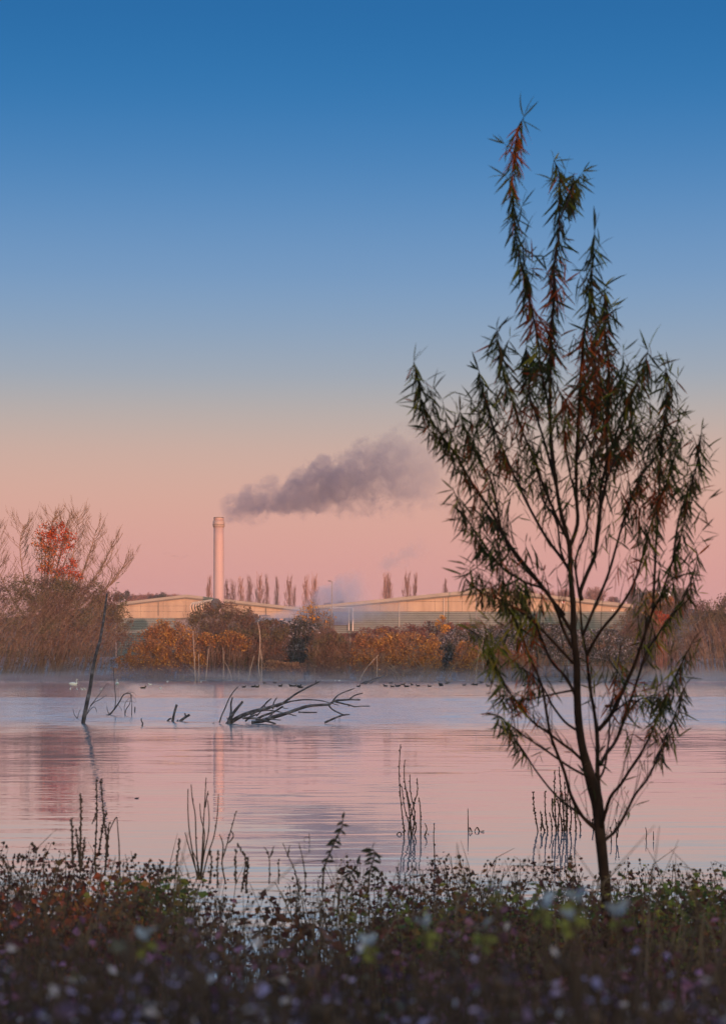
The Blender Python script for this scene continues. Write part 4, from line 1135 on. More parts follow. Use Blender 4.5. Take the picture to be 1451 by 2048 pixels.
wood(ft, 'branch', [(398, 274), (396, 255), (412, 230), (446, 206)], 5, 3, dz=0.2)
wood(ft, 'branch', [(360, 285), (385, 262), (410, 238), (438, 212)], 6, 4, dz=0.4)
wood(ft, 'branch', [(640, 305), (690, 308), (775, 308)], 6, 4.5, dz=-0.7)
wood(ft, 'branch', [(400, 352), (455, 358), (515, 364)], 6, 3, dz=-0.8)
wood(ft, 'branch', [(512, 266), (535, 276), (568, 281)], 3.5, 2, dz=-0.2)
wood(ft, 'spur', [(636, 285), (641, 270)], 3, 2, dz=-0.5)
wood(ft, 'branch', [(280, 345), (310, 322), (330, 308)], 5, 4, dz=-0.3)
wood(ft, 'branch', [(335, 335), (360, 310), (372, 292)], 5, 4, dz=-0.1)
wood(ft, 'branch', [(255, 372), (300, 340), (340, 320)], 6, 5, dz=0.6)
wood(ft, 'limb', [(300, 378), (380, 372), (440, 352), (520, 322)], 12, 9, dz=-0.2)
wood(ft, 'branch', [(460, 300), (440, 330), (400, 362)], 6, 6, dz=-0.4)
st = empty('broken_stump', P(455, 1446, DF)); st.location.z = -0.1
tag(st, 'split stump with two jagged prongs at the thick end of the fallen tree', 'stump')
wood(st, 'prong', [(132, 392), (148, 345), (170, 312), (205, 268), (238, 228)], 14, 9, dz=-0.15, n=7)
wood(st, 'prong', [(150, 330), (153, 290), (152, 245), (164, 196)], 9.5, 5, dz=-0.05, n=7)
wood(st, 'splinter', [(150, 360), (168, 330), (186, 302)], 7, 3, dz=-0.3)
wood(st, 'splinter', [(124, 345), (130, 362), (138, 382)], 4, 5, dz=-0.2)
sk = wood(None, 'leaning_stick', [(68, 382), (85, 330), (108, 280), (135, 215), (165, 165), (204, 120)], 5.5, 3.5)
tag(sk, 'tall crooked stick leaning out of the water beside the split stump', 'stick')
for (pts, r0, r1, lab) in [([(8, 402), (18, 392), (30, 382)], 4, 3, 'tiny twig end poking up before the leaning stick'),]:
    tag(wood(None, 'twig', pts, r0, r1), lab, 'twig')

O4, S4 = (131, 1340), 3.6275
def w4(parent, name, pts, r0, r1, D, mat='dead_wood', n=7): return wood(parent, name, pts, r0, r1, D, 0, n, mat, O4, S4)
D5 = DW(1442.5)
tag(w4(None, 'stump', [(776, 385), (784, 340), (792, 305), (808, 250)], 10.5, 8, D5), 'upright broken stump, tallest of the three beside the fallen tree', 'stump')
e = empty('stump', P(359, 1445, D5)); e.location.z = -0.05; tag(e, 'leaning forked stump nearest the fallen tree', 'stump')
w4(e, 'trunk', [(818, 388), (840, 366), (866, 346), (902, 324)], 11, 9, D5); w4(e, 'fork', [(876, 342), (870, 326), (866, 312)], 6, 5, D5); w4(e, 'fork', [(812, 388), (812, 372), (816, 361)], 5.5, 5, D5)
tag(w4(None, 'stump', [(733, 396), (742, 372), (752, 358), (768, 350)], 8.5, 6, D5), 'short bent stump, lowest of the three beside the fallen tree', 'stump')
tag(w4(None, 'twig', [(698, 398), (710, 392), (722, 391)], 3.5, 3, D5), 'flat twig floating beside the lowest stump', 'twig')
tag(w4(None, 'twig', [(552, 408), (562, 388), (552, 370), (551, 350)], 6, 3.5, DW(1451)), 'small wavy stick standing alone in open water', 'stick')
tag(w4(None, 'twig', [(502, 310), (504, 290), (505, 268)], 5, 4, DW(1424)), 'short upright stick past the drooping twigs', 'stick')

DP = DW(1446.5)
lp_ = empty('leaning_pole', P(166.5, 1447, DP)); lp_.location.z = -0.1
tag(lp_, 'tall dead trunk leaning out of the water in front of the bare scrub', 'dead tree')
def pxw(parent, name, pts, r0, r1, D, mat='dead_wood', n=7): return wood(parent, name, pts, r0, r1, D, 0, n, mat, (0, 0), 1.0)
pxw(lp_, 'trunk', [(166, 1449), (172, 1416), (180, 1378), (185, 1345), (190, 1318), (200, 1281), (206, 1250), (211, 1212), (214.5, 1187)], 4.3, 1.8, DP, n=9)
pxw(lp_, 'spur', [(172, 1425), (175, 1412), (177.5, 1401)], 2.6, 1.6, DP)
pxw(lp_, 'branch', [(173, 1430), (185, 1408), (202, 1398), (213, 1389)], 0.9, 0.5, DP, n=5)
pxw(lp_, 'branch', [(181, 1412), (195, 1394), (206, 1379), (214, 1367)], 0.9, 0.5, DP, n=5)
pxw(lp_, 'branch', [(172, 1432), (184, 1416), (191, 1415), (194, 1425)], 0.8, 0.5, DP, n=5)
DQ = DW(1430)
tw = empty('drooping_sapling', P(220, 1430, DQ)); tw.location.z = -0.05
tag(tw, 'small bare sapling with arching drooping twigs beside the leaning pole', 'sapling')
pxw(tw, 'stem', [(219, 1430), (230, 1417), (240, 1402), (247, 1390), (254, 1387), (262, 1387)], 1.9, 0.7, DQ, n=6)
pxw(tw, 'stem', [(230, 1418), (231.5, 1398), (229, 1365), (227, 1335)], 1.3, 0.5, DQ, n=5)
pxw(tw, 'twig', [(250, 1430), (253, 1418), (260, 1407), (262, 1388)], 1.2, 0.6, DQ, n=5)
pxw(tw, 'twig', [(263.5, 1431), (264, 1400), (262, 1388)], 0.9, 0.6, DQ, n=5)
pxw(tw, 'twig', [(254, 1387), (262, 1389), (269, 1396), (273, 1405)], 0.6, 0.35, DQ, n=4)
pxw(tw, 'twig', [(248, 1389), (258, 1384), (268, 1386), (272, 1391)], 0.6, 0.35, DQ, n=4)
pxw(tw, 'twig', [(240, 1403), (250, 1404), (262, 1402), (271, 1406)], 0.5, 0.3, DQ, n=4)
pxw(tw, 'twig', [(219, 1430), (215, 1420), (214, 1412)], 0.9, 0.4, DQ, n=4)
pxw(tw, 'twig', [(212, 1430), (220, 1429)], 0.9, 0.7, DQ, n=4)
pxw(tw, 'twig', [(236, 1409), (243, 1418), (243, 1422)], 0.5, 0.3, DQ, n=4)
pxw(tw, 'twig', [(250, 1426), (249, 1412), (255, 1400), (264, 1392)], 0.6, 0.35, DQ, n=4)
DQ2 = DW(1437)
tq = empty('forked_twig', P(155, 1437, DQ2)); tq.location.z = -0.03; tag(tq, 'thin forked twig standing in the water before the leaning pole', 'twig')
pxw(tq, 'stem', [(155.5, 1437.5), (149, 1429), (146, 1415)], 0.9, 0.4, DQ2, n=5); pxw(tq, 'stem', [(155.5, 1436), (158, 1426), (161.5, 1419)], 0.8, 0.4, DQ2, n=5)

# ------------------------------------------------------------------ birds
def bird_mesh(kind):
    """one continuous body along a spine: tail, body, breast, neck, head, bill end"""
    if kind == 'duck':
        sp_ = [(-0.30, 0, 0.13, .012), (-0.24, 0, 0.11, .04), (-0.14, 0, 0.085, .085), (-0.02, 0, 0.075, .105), (0.09, 0, 0.085, .09), (0.155, 0, 0.14, .055), (0.175, 0, 0.20, .042), (0.195, 0, 0.245, .05), (0.235, 0, 0.245, .036), (0.265, 0, 0.237, .016)]
    elif kind == 'swan':
        sp_ = [(-0.72, 0, 0.30, .03), (-0.60, 0, 0.27, .12), (-0.35, 0, 0.24, .23), (-0.05, 0, 0.20, .27), (0.22, 0, 0.20, .22), (0.38, 0, 0.27, .12), (0.43, 0, 0.42, .065), (0.38, 0, 0.58, .05), (0.36, 0, 0.74, .048), (0.42, 0, 0.84, .058), (0.50, 0, 0.84, .05), (0.57, 0, 0.81, .03)]
    elif kind == 'gull':
        sp_ = [(-0.24, 0, 0.12, .012), (-0.15, 0, 0.10, .05), (0.0, 0, 0.085, .085), (0.09, 0, 0.11, .06), (0.13, 0, 0.18, .042), (0.17, 0, 0.20, .038), (0.21, 0, 0.19, .012)]
    else:  # cormorant, upright
        sp_ = [(-0.22, 0, -0.22, .02), (-0.15, 0, -0.08, .06), (-0.05, 0, 0.12, .11), (0.03, 0, 0.32, .11), (0.06, 0, 0.46, .06), (0.05, 0, 0.60, .04), (0.09, 0, 0.68, .042), (0.15, 0, 0.69, .03), (0.19, 0, 0.69, .012)]
    pts = smooth_path([Vector(q[:3]) for q in sp_], 2)
    rr = []
    for i in range(len(sp_) - 1): rr += [sp_[i][3], (sp_[i][3] + sp_[i + 1][3]) / 2]
    rr.append(sp_[-1][3])
    g = MB(); g.tube(pts, rr, 10); return g
def make_bird(name, kind, mat, billmat):
    e = empty(name, (0, 0, 0))
    bird_mesh(kind).build('body', M[mat], e, smooth=True)
    g = MB()
    if kind == 'duck': g.tube([(0.255, 0, 0.24), (0.31, 0, 0.228)], [0.017, 0.008], 6)
    elif kind == 'swan': g.tube([(0.56, 0, 0.815), (0.66, 0, 0.775)], [0.032, 0.014], 6)
    elif kind == 'gull': g.tube([(0.20, 0, 0.192), (0.25, 0, 0.182)], [0.012, 0.005], 6)
    else: g.tube([(0.18, 0, 0.69), (0.27, 0, 0.685)], [0.014, 0.006], 6)
    g.build('bill', M[billmat], e)
    return e
swan = make_bird('swan', 'swan', 'bird_white', 'bill')
duck = make_bird('duck', 'duck', 'bird_dark', 'bill_pale')
mallard = make_bird('duck', 'duck', 'bird_brown', 'bill')
gull = make_bird('gull', 'gull', 'bird_white', 'bill')
def float_at(o, px, py, rz, s, sink=0.0):
    D = DW(py); o.location = (X(px, D), D, -0.03 * s - sink); o.rotation_euler.z = rz; o.scale = (s, s, s)
float_at(swan, 148, 1370.5, math.pi * 0.03, 0.92); tag(swan, 'white swan seen side on beyond the leaning pole', 'swan', 'swans on the lake')
s2 = copy_tree(swan); float_at(s2, 234.5, 1369.5, math.pi * 0.55, 0.92); tag(s2, 'white swan facing away, neck upright, near the orange bush', 'swan', 'swans on the lake')
random.seed(13)
first = True
for (px, py) in [(154, 1380), (164, 1380), (170, 1379.5), (203, 1380), (321, 1378), (141, 1379.5)]:
    o = gull if first else copy_tree(gull); first = False
    float_at(o, px, py, random.random() * 6.28, 1.1); tag(o, 'small white gull sitting on misty water near the swans', 'gull', 'gulls on the water by the swans')
for (px, py) in [(335, 1364.5), (402, 1365), (670, 1356.5), (678, 1356.5), (300, 1370)]:
    o = copy_tree(gull); float_at(o, px, max(py, 1362), random.random() * 6.28, 1.2); tag(o, 'lone white gull on the mist line below the far bushes', 'gull', 'gulls along the far bank')
DK = [(488, 1375, 0), (507, 1374.5, 0), (515, 1375, 1), (561, 1373, 0), (582, 1373, 0), (589, 1373, 1), (598, 1373.5, 0), (600, 1376, 0), (529, 1367, 1), (549, 1366.5, 1), (287, 1377, 1), (717, 1373.5, 0), (770, 1373, 0), (784, 1374, 0), (794, 1373.5, 0),
      (798, 1372, 0), (812, 1374, 0), (823, 1370.5, 0), (806, 1370, 1), (835, 1372.5, 0), (858, 1373.5, 0), (881, 1372, 0), (880, 1369, 0), (893, 1368, 1), (781, 1367, 0), (877, 1363, 0),
      (928, 1371, 0), (944, 1370, 0), (949, 1370.5, 1), (952, 1370.5, 0), (960, 1367, 0), (975, 1373, 0), (962, 1366, 0), (895, 1366, 1), (1047, 1372.5, 0), (1051, 1370, 1), (1064, 1391, 0), (1120, 1357.5 + 6, 0), (1222, 1363.5, 0),
      (1285, 1366, 0), (1290, 1370, 0), (1298, 1364, 1), (1080, 1371, 0), (1305, 1377, 1), (1217, 1414, 1), (1228, 1414, 1)]
seen = {0: True, 1: True}
for (px, py, k) in DK:
    src = (duck, mallard)[k]
    o = src if seen[k] else copy_tree(src); seen[k] = False
    float_at(o, px, py, random.choice([0, math.pi]) + random.uniform(-0.9, 0.9), random.uniform(1.0, 1.35) if py < 1380 else 0.9)
    if k == 0: tag(o, 'small black duck with pale bill floating in the flock before the far bank', 'duck', 'black ducks on the lake')
    else: tag(o, 'small brown duck floating among the black ones before the far bank', 'duck', 'brown ducks on the lake')
for (px, py, s) in [(272, 1597, 0.5), (275.5, 1597, 0.45)]:
    o = copy_tree(duck); float_at(o, px, py, random.random(), 0.08); tag(o, 'tiny dark chick on the open pink water, ' + ('nearer the leaning pole' if px < 274 else 'nearer the chimney reflection'), 'chick', 'chicks on the open water')
# resting ducks on the muddy bank
for i, px in enumerate([170, 184, 189, 196, 203, 210, 216, 222, 160, 228]):
    o = copy_tree(mallard if i % 3 else duck); D = 387.0 + random.uniform(-1.2, 0.5); x = X(px, D); o.location = (x, D, max(0.0, terrain_z(x, D))); o.rotation_euler.z = random.random() * 6.28; o.scale = (1.6,) * 3
    tag(o, 'duck resting on the muddy bank between the swans', 'duck', 'ducks resting on the bank')
cm = make_bird('cormorant', 'cormorant', 'bird_dark', 'bill_pale'); Dc = 372.0
pc = P(609, 1362, Dc); cm.location = (pc.x, Dc, 0.35); cm.scale = (1.25,) * 3; cm.rotation_euler.z = 2.6; tag(cm, 'black cormorant perched upright on a stub before the mist', 'cormorant')
tag(MB().tube([(pc.x - 0.1, Dc, -0.2), (pc.x - 0.03, Dc, 0.2), (pc.x, Dc, 0.36)], [0.09, 0.07], 6).build('perch_stub', M['dead_wood']), 'stub of dead wood under the cormorant', 'stub')
ORD = 'first second third fourth fifth sixth seventh eighth ninth tenth eleventh twelfth thirteenth fourteenth fifteenth sixteenth seventeenth eighteenth nineteenth twentieth'.split()
ORD += ['twenty-' + w for w in ORD[:9]] + ['thirtieth'] + ['thirty-' + w for w in ORD[:9]]
def relabel(group, fmt, key=lambda o: o.location.x / o.location.y):
    obs = sorted([o for o in bpy.data.objects if o.get('group') == group], key=key)
    for o, w in zip(obs, ORD): o['label'] = fmt % w
relabel('black ducks on the lake', 'small black duck on the water, %s counting from the leaning pole towards the willow')
relabel('brown ducks on the lake', 'small brown duck on the water, %s counting from the leaning pole towards the willow')
relabel('ducks resting on the bank', 'duck resting on the muddy bank, %s counting from the side-on swan')
relabel('gulls on the water by the swans', 'small white gull on misty water, %s counting from the side-on swan')
relabel('gulls along the far bank', 'white gull on the mist line under the bushes, %s counting from the leaning pole')
# faint flock in the sky
fl = [(330, 1108), (340, 1106), (346, 1111), (350, 1114), (355, 1113), (352, 1117), (365, 1116), (369, 1114), (374, 1111), (349, 1112), (360, 1118), (344, 1113)]
g = MB(); g.tube([(-0.25, 0, 0), (0.0, 0, 0.03), (0.28, 0, 0)], [0.02, 0.09, 0.02], 5)
g.add([(0.1, 0, 0.02), (-0.1, 0, 0.02), (-0.12, 0.55, 0.22), (0.08, 0.5, 0.22), (0.1, 0, 0.05), (-0.1, 0, 0.05)], [(0, 1, 2, 3), (4, 3, 2, 5)])
g.add([(0.1, 0, 0.02), (-0.1, 0, 0.02), (-0.12, -0.55, 0.22), (0.08, -0.5, 0.22), (0.1, 0, 0.05), (-0.1, 0, 0.05)], [(3, 2, 1, 0), (5, 2, 3, 4)])
fb = g.build('flying_bird', M['bird_dark'], origin=(0, 0, 0))
for i, (px, py) in enumerate(fl):
    o = fb if i == 0 else copy_tree(fb); o.location = P(px, py, 640 + random.uniform(-15, 15)); o.rotation_euler.z = random.uniform(0, 6.28); o.scale = (0.5,) * 3
    tag(o, 'tiny bird of the distant flock in the pink sky beside the chimney', 'bird', 'distant flock of birds')

relabel('distant flock of birds', 'tiny bird of the distant sky flock, %s counting towards the chimney')

# ------------------------------------------------------------------ willow on the near bank
DT = 9.4
random.seed(77)
TRUNK = [(1214, 1868), (1211, 1800), (1207, 1747), (1203, 1706), (1197, 1648), (1193, 1604), (1181, 1560), (1165, 1501), (1156, 1443), (1153, 1384), (1152, 1326), (1146, 1267), (1145, 1209), (1140, 1150), (1137, 1089), (1117, 1007), (1104, 903), (1094, 803), (1078, 728), (1078, 700), (1066, 637), (1053, 577), (1033, 488), (1026, 428), (1024, 369), (1027, 313), (1037, 257), (1047, 234)]
# (points from base to tip, base radius px, depth lean at the tip in m, leafy fraction start)
LIMBS = [
 ([(1197, 1590), (1194, 1551), (1194, 1516), (1193, 1472), (1188, 1428), (1178, 1370), (1172, 1311), (1164, 1267), (1158, 1194), (1152, 1216 - 60)], 5.2, 0.2, 2.0),
 ([(1162, 1200), (1160, 1182), (1174, 1145), (1189, 1108), (1199, 1034), (1200, 978), (1212, 922), (1212, 866), (1217, 792), (1213, 700), (1208, 640), (1207, 575)], 6, 0.35, 0.35),
 ([(1138, 1096), (1154, 1048), (1152, 996), (1152, 922), (1156, 829), (1160, 754), (1167, 667), (1176, 622), (1180, 573), (1184, 518), (1188, 464)], 5.5, -0.35, 0.3),
 ([(1110, 960), (1101, 890), (1099, 780), (1100, 704), (1104, 629), (1109, 573), (1107, 536), (1117, 462), (1117, 417), (1117, 346), (1106, 322)], 5, 0.3, 0.25),
 ([(1117, 440), (1130, 413), (1139, 387), (1146, 350)], 2, 0.4, 0.3),
 ([(1142, 1262), (1096, 1190), (1074, 1160), (1041, 1119), (1014, 1082), (981, 1022), (951, 978), (929, 941), (907, 903), (879, 866), (858, 833), (841, 799), (834, 758), (827, 724)], 4.6, -0.5, 0.42),
 ([(1139, 1142), (1119, 1112), (1096, 1082), (1074, 1045), (1048, 996), (1026, 948), (1007, 903), (988, 859), (974, 818), (962, 773), (957, 741)], 4.2, 0.5, 0.4),
 ([(1000, 1056), (990, 1000), (982, 962), (966, 933), (947, 900), (929, 859), (919, 822)], 2.6, -0.3, 0.3),
 ([(1133, 1076), (1122, 1056), (1104, 1015), (1085, 970), (1067, 918), (1041, 855), (1026, 807), (1011, 766), (1000, 717), (993, 660)], 4.0, -0.4, 0.35),
 ([(1110, 968), (1089, 888), (1074, 840), (1059, 792), (1054, 736), (1052, 690)], 3.2, 0.5, 0.35),
 ([(1128, 1230), (1087, 1179), (1041, 1127), (1011, 1082), (992, 1052), (975, 1030), (955, 1015)], 3.6, 0.6, 0.35),
 ([(1143, 1296), (1123, 1253), (1111, 1217), (1087, 1179), (1050, 1165), (1010, 1140), (988, 1119), (966, 1086), (944, 1056), (925, 1022), (906, 980)], 4.2, -0.6, 0.45),
 ([(1193, 1661), (1164, 1633), (1140, 1589), (1128, 1545), (1111, 1501), (1099, 1466), (1090, 1414), (1082, 1370), (1064, 1326), (1046, 1282), (1029, 1238), (1011, 1203), (1003, 1134), (988, 1071)], 4.8, -0.7, 0.5),
 ([(1165, 1522), (1143, 1501), (1123, 1487), (1095, 1465), (1064, 1443), (1035, 1408), (1008, 1370), (988, 1326), (976, 1291), (968, 1250)], 3.8, -0.5, 0.45),
 ([(1152, 1460), (1128, 1443), (1102, 1408), (1087, 1378), (1066, 1352), (1040, 1335)], 3.2, 0.5, 0.5),
 ([(1149, 1390), (1131, 1355), (1102, 1323), (1085, 1285), (1064, 1238), (1046, 1194), (1030, 1166)], 4.2, 0.5, 0.45),
 ([(1145, 1326), (1117, 1296), (1087, 1264), (1050, 1230), (1000, 1200), (960, 1185), (925, 1150)], 3.6, -0.4, 0.45),
 ([(1180, 1556), (1140, 1535), (1090, 1500), (1045, 1470), (1020, 1450), (995, 1432)], 3.0, -0.6, 0.6),
 ([(1192, 1655), (1150, 1622), (1110, 1590), (1070, 1540), (1045, 1500), (1020, 1470)], 3.0, 0.5, 0.6),
 ([(1150, 1380), (1120, 1385), (1075, 1395), (1040, 1400), (1000, 1398)], 2.4, -0.4, 0.5),
 ([(1196, 1460), (1222, 1428), (1248, 1373), (1269, 1326), (1284, 1282), (1304, 1223), (1319, 1194), (1345, 1120), (1368, 1040), (1375, 960)], 6.0, -0.4, 0.45),
 ([(1200, 1530), (1210, 1510), (1231, 1481), (1251, 1428), (1275, 1355), (1292, 1305), (1320, 1261), (1370, 1190), (1395, 1110)], 5.0, 0.6, 0.45),
 ([(1201, 1660), (1205, 1642), (1219, 1595), (1240, 1569), (1260, 1537), (1284, 1501), (1301, 1466), (1316, 1428), (1345, 1360), (1380, 1290)], 5.0, -0.6, 0.45),
 ([(1204, 1690), (1209, 1680), (1231, 1660), (1254, 1619), (1269, 1589), (1292, 1560), (1310, 1525), (1319, 1501), (1345, 1440), (1370, 1370)], 4.8, 0.6, 0.5),
 ([(1196, 1560), (1208, 1535), (1216, 1480), (1220, 1420), (1232, 1350), (1240, 1290)], 2.6, 0.4, 0.4),
 ([(1189, 1108), (1196, 1040), (1210, 970), (1215, 918), (1227, 881), (1241, 836), (1260, 788), (1279, 754), (1295, 701)], 3.6, -0.5, 0.35),
 ([(1200, 1000), (1223, 933), (1238, 907), (1256, 888), (1279, 844)], 2.6, 0.5, 0.3),
 ([(1165, 1270), (1190, 1210), (1215, 1150), (1235, 1080), (1255, 1010), (1280, 955), (1301, 922), (1318, 870)], 4.0, 0.6, 0.4),
 ([(1172, 1311), (1200, 1262), (1235, 1220), (1265, 1170), (1285, 1110), (1300, 1050), (1322, 990), (1345, 930), (1352, 850)], 4.0, -0.5, 0.4),
 ([(1304, 1223), (1308, 1150), (1312, 1060), (1318, 960), (1325, 860), (1332, 790), (1330, 735)], 3.4, 0.3, 0.35),
 ([(1345, 1120), (1358, 1030), (1390, 940), (1402, 860)], 3.0, 0.4, 0.3),
 ([(1251, 1428), (1275, 1400), (1300, 1395), (1330, 1400)], 2.2, 0.3, 0.3),
 ([(1222, 1428), (1245, 1410), (1262, 1400), (1290, 1408)], 2.0, -0.3, 0.3),
 ([(1140, 1150), (1120, 1100), (1112, 1040), (1085, 1000), (1075, 940), (1062, 880)], 2.8, 0.6, 0.3),
 ([(1158, 1194), (1150, 1120), (1172, 1060), (1176, 980), (1186, 900), (1192, 830), (1200, 770)], 3.0, 0.7, 0.35),
 ([(1152, 996), (1135, 930), (1128, 850), (1135, 790)], 2.2, -0.5, 0.3),
 ([(1152, 922), (1178, 860), (1192, 780), (1186, 700), (1196, 640)], 2.4, 0.5, 0.2),
]
def pt(px, py, dz): return P(px, py, DT + dz)
px2m = DT / F
tbase = pt(1214, 1850, 0); tbase.z = 0.22
wt = empty('willow_tree', tbase)
tag(wt, 'young multi-stemmed willow with narrow drooping leaves rooted in the near bank', 'tree')
tp = [pt(x, y, 0) for x, y in TRUNK]; tp[0] = Vector((tp[0].x, DT, 0.20))
tps = smooth_path(tp, 3)
rr = []
for i in range(len(tps)):
    py = HY + (CAMZ - tps[i].z) / tps[i].y * F
    rr.append(np.interp(py, [234, 330, 640, 900, 1090, 1300, 1500, 1580, 1640, 1760, 1850], [0.8, 1.1, 1.8, 3.0, 4.6, 6.8, 8.2, 13.0, 11.2, 10.4, 11.5]) * px2m)
g = MB(); g.tube(tps, rr, 10); g.build('trunk', M['willow_bark'], wt, smooth=True)

RED = [(1165, 760, 60), (1170, 860, 45), (1110, 560, 50), (1060, 620, 45), (1175, 690, 50), (1044, 290, 40), (1050, 640, 30), (1090, 1150, 40), (1250, 920, 40), (1040, 830, 35), (1080, 1290, 50), (1130, 1120, 35), (1300, 1000, 40), (1060, 1400, 50), (1120, 690, 30), (1230, 1390, 50), (950, 960, 30), (1010, 920, 30), (1240, 1130, 40)]
OLIVE = [(1240, 1110, 60), (1000, 1290, 70), (1060, 1240, 60), (1290, 1330, 60), (1230, 1240, 60), (1130, 1060, 40), (970, 1290, 50), (1090, 1240, 50), (1120, 860, 40), (1280, 1250, 60)]
leaves = []    # (pos, dir, length_m, kind, px, py)
def proj(p): return CX + p.x / p.y * F, HY + (CAMZ - p.z) / p.y * F
def add_leaf(p, out, droop, scale=1.0):
    """a leaf at p, leaning along out and drooping"""
    px, py = proj(p)
    d = Vector((out.x * (1 - droop) + random.uniform(-0.22, 0.22), out.y * (1 - droop) + random.uniform(-0.35, 0.35), out.z * (1 - droop) - droop + random.uniform(-0.12, 0.12)))
    if d.length < 1e-3: return
    inner = min(1.0, max(0.0, (py - 760) / 420.0)) * min(1.0, max(0.0, 1 - abs(px - 1150) / 210.0))
    if random.random() < 0.72 * inner: return
    if random.random() < 0.12: return
    d.normalize()
    k = 0
    for (x, y, r) in RED:
        if (px - x) ** 2 + (py - y) ** 2 < r * r and random.random() < 0.5: k = 2
    if k == 0:
        for (x, y, r) in OLIVE:
            if (px - x) ** 2 + (py - y) ** 2 < r * r and random.random() < 0.5: k = 1
    if k == 0 and random.random() < 0.06: k = 2
    if k == 0 and random.random() < 0.10: k = 1
    leaves.append((p.copy(), d, random.uniform(22, 48) * (1.14 if py < 800 else 1.0) * px2m * scale, k, px, py))

twig_g = MB()
def leafy_twig(p, d, ln, r, start=0.15, step=5.2):
    d = d.normalized(); n = 7; pts = [p.copy()]
    q = p.copy(); dd = d.copy()
    for i in range(n):
        dd = (dd + Vector((random.uniform(-0.1, 0.1), random.uniform(-0.1, 0.1), 0.08 - 0.03 * i))).normalized()
        q = q + dd * ln / n; pts.append(q.copy())
    twig_g.tube(pts, [r, r * 0.4], 4, False)
    m_ = max(3, int(ln / px2m / step)); s = 1
    for i in range(m_):
        t = start + (1 - start) * i / m_
        f = t * n; a = int(min(f, n - 1)); pp = pts[a].lerp(pts[a + 1], f - a)
        tang = (pts[a + 1] - pts[a]).normalized()
        ang = random.random() * 6.28
        side = Vector((math.cos(ang), math.sin(ang) * 0.8, 0.15))
        side = Vector((s * abs(side.x), side.y, side.z)); s = -s
        if pp.z < 1.9 and random.random() < 0.45: continue
        add_leaf(pp, (side * 0.9 + tang * 0.3).normalized(), random.uniform(0.48, 0.82), 0.85 + 0.25 * random.random())
    for k in range(3): add_leaf(pts[-1], (dd + Vector((random.uniform(-0.9, 0.9), random.uniform(-0.5, 0.5), 0.1))).normalized(), random.uniform(0.0, 0.4), 0.9)

def do_limb(pts, r0, leafy, dens=1.0):
    m_ = len(pts)
    seg = [0]
    for i in range(1, m_): seg.append(seg[-1] + (pts[i] - pts[i - 1]).length)
    tot = seg[-1]
    pos = tot * leafy
    s = 1
    while pos < tot:
        i = max(1, next((j for j in range(1, m_) if seg[j] >= pos), m_ - 1))
        t = (pos - seg[i - 1]) / max(1e-6, seg[i] - seg[i - 1]); p = pts[i - 1].lerp(pts[i], t); tang = (pts[i] - pts[i - 1]).normalized()
        u = pos / tot
        # leaves straight on the limb
        if u > leafy + 0.10:
            for k in range(3 if proj(p)[1] < 860 else 2):
                side = Vector((s * random.uniform(0.3, 1), random.uniform(-0.6, 0.6), 0.1)); s = -s
                add_leaf(p, (side * 0.9 + tang * 0.25).normalized(), random.uniform(0.52, 0.86))
        # side twigs
        if random.random() < 0.135 * dens and u < 0.92:
            ln = (tot - pos) * random.uniform(0.12, 0.35) + random.uniform(18, 50) * px2m
            ln = min(ln, 105 * px2m)
            if proj(p)[1] < 800: ln = min(ln, random.uniform(24, 62) * px2m)
            if pos > tot * 0.9: ln = min(ln, 25 * px2m)
            ang = Vector((s * random.uniform(0.35, 0.8), random.uniform(-0.7, 0.7), random.uniform(0.1, 0.5)))
            leafy_twig(p, (tang + ang).normalized(), ln, max(0.7, r0 * 0.22) * px2m, random.uniform(0.05, 0.35)); s = -s
        pos += random.uniform(3.2, 5.6) * px2m
    for k in range(4): add_leaf(pts[-1], (tang + Vector((random.uniform(-0.9, 0.9), random.uniform(-0.5, 0.5), 0.1))).normalized(), random.uniform(0.0, 0.35), 1.05)

do_limb(tps[-34:], 3, 0.12, 0.55)
for (pp, r0, lean, leafy) in LIMBS:
    n = len(pp)
    pts = smooth_path([pt(x, y, lean * (i / (n - 1)) ** 1.2) for i, (x, y) in enumerate(pp)], 3)
    m_ = len(pts)
    g = MB(); g.tube(pts, [(r0 * (0.62 if r0 != 5.2 else 0.85) * (1 - i / (m_ - 1)) ** 0.8 + 0.9) * px2m for i in range(m_)], 7, False); g.build('branch', M['willow_bark'], wt, smooth=True)
    if leafy < 1: do_limb(pts, r0, leafy, 1.0)
    # thin, nearly bare shoots all along the branch
    for k in range(11 if len(pp) > 6 else 2):
        i = random.randint(1, max(1, int(m_ * 0.75))); p = pts[i]; tg = (pts[min(i + 1, m_ - 1)] - pts[i - 1]).normalized()
        leafy_twig(p, tg + Vector((random.uniform(-0.5, 0.5), random.uniform(-0.5, 0.5), random.uniform(0.1, 0.6))), min(random.uniform(60, 170) * px2m, 0.75 * sum((pts[q + 1] - pts[q]).length for q in range(i, m_ - 1)) + 15 * px2m), 0.8 * px2m, 0.62, random.choice((10, 14, 22))) if proj(p)[1] > 820 else None
twig_g.build('twigs', M['willow_bark'], wt)['kind'] = 'stuff'

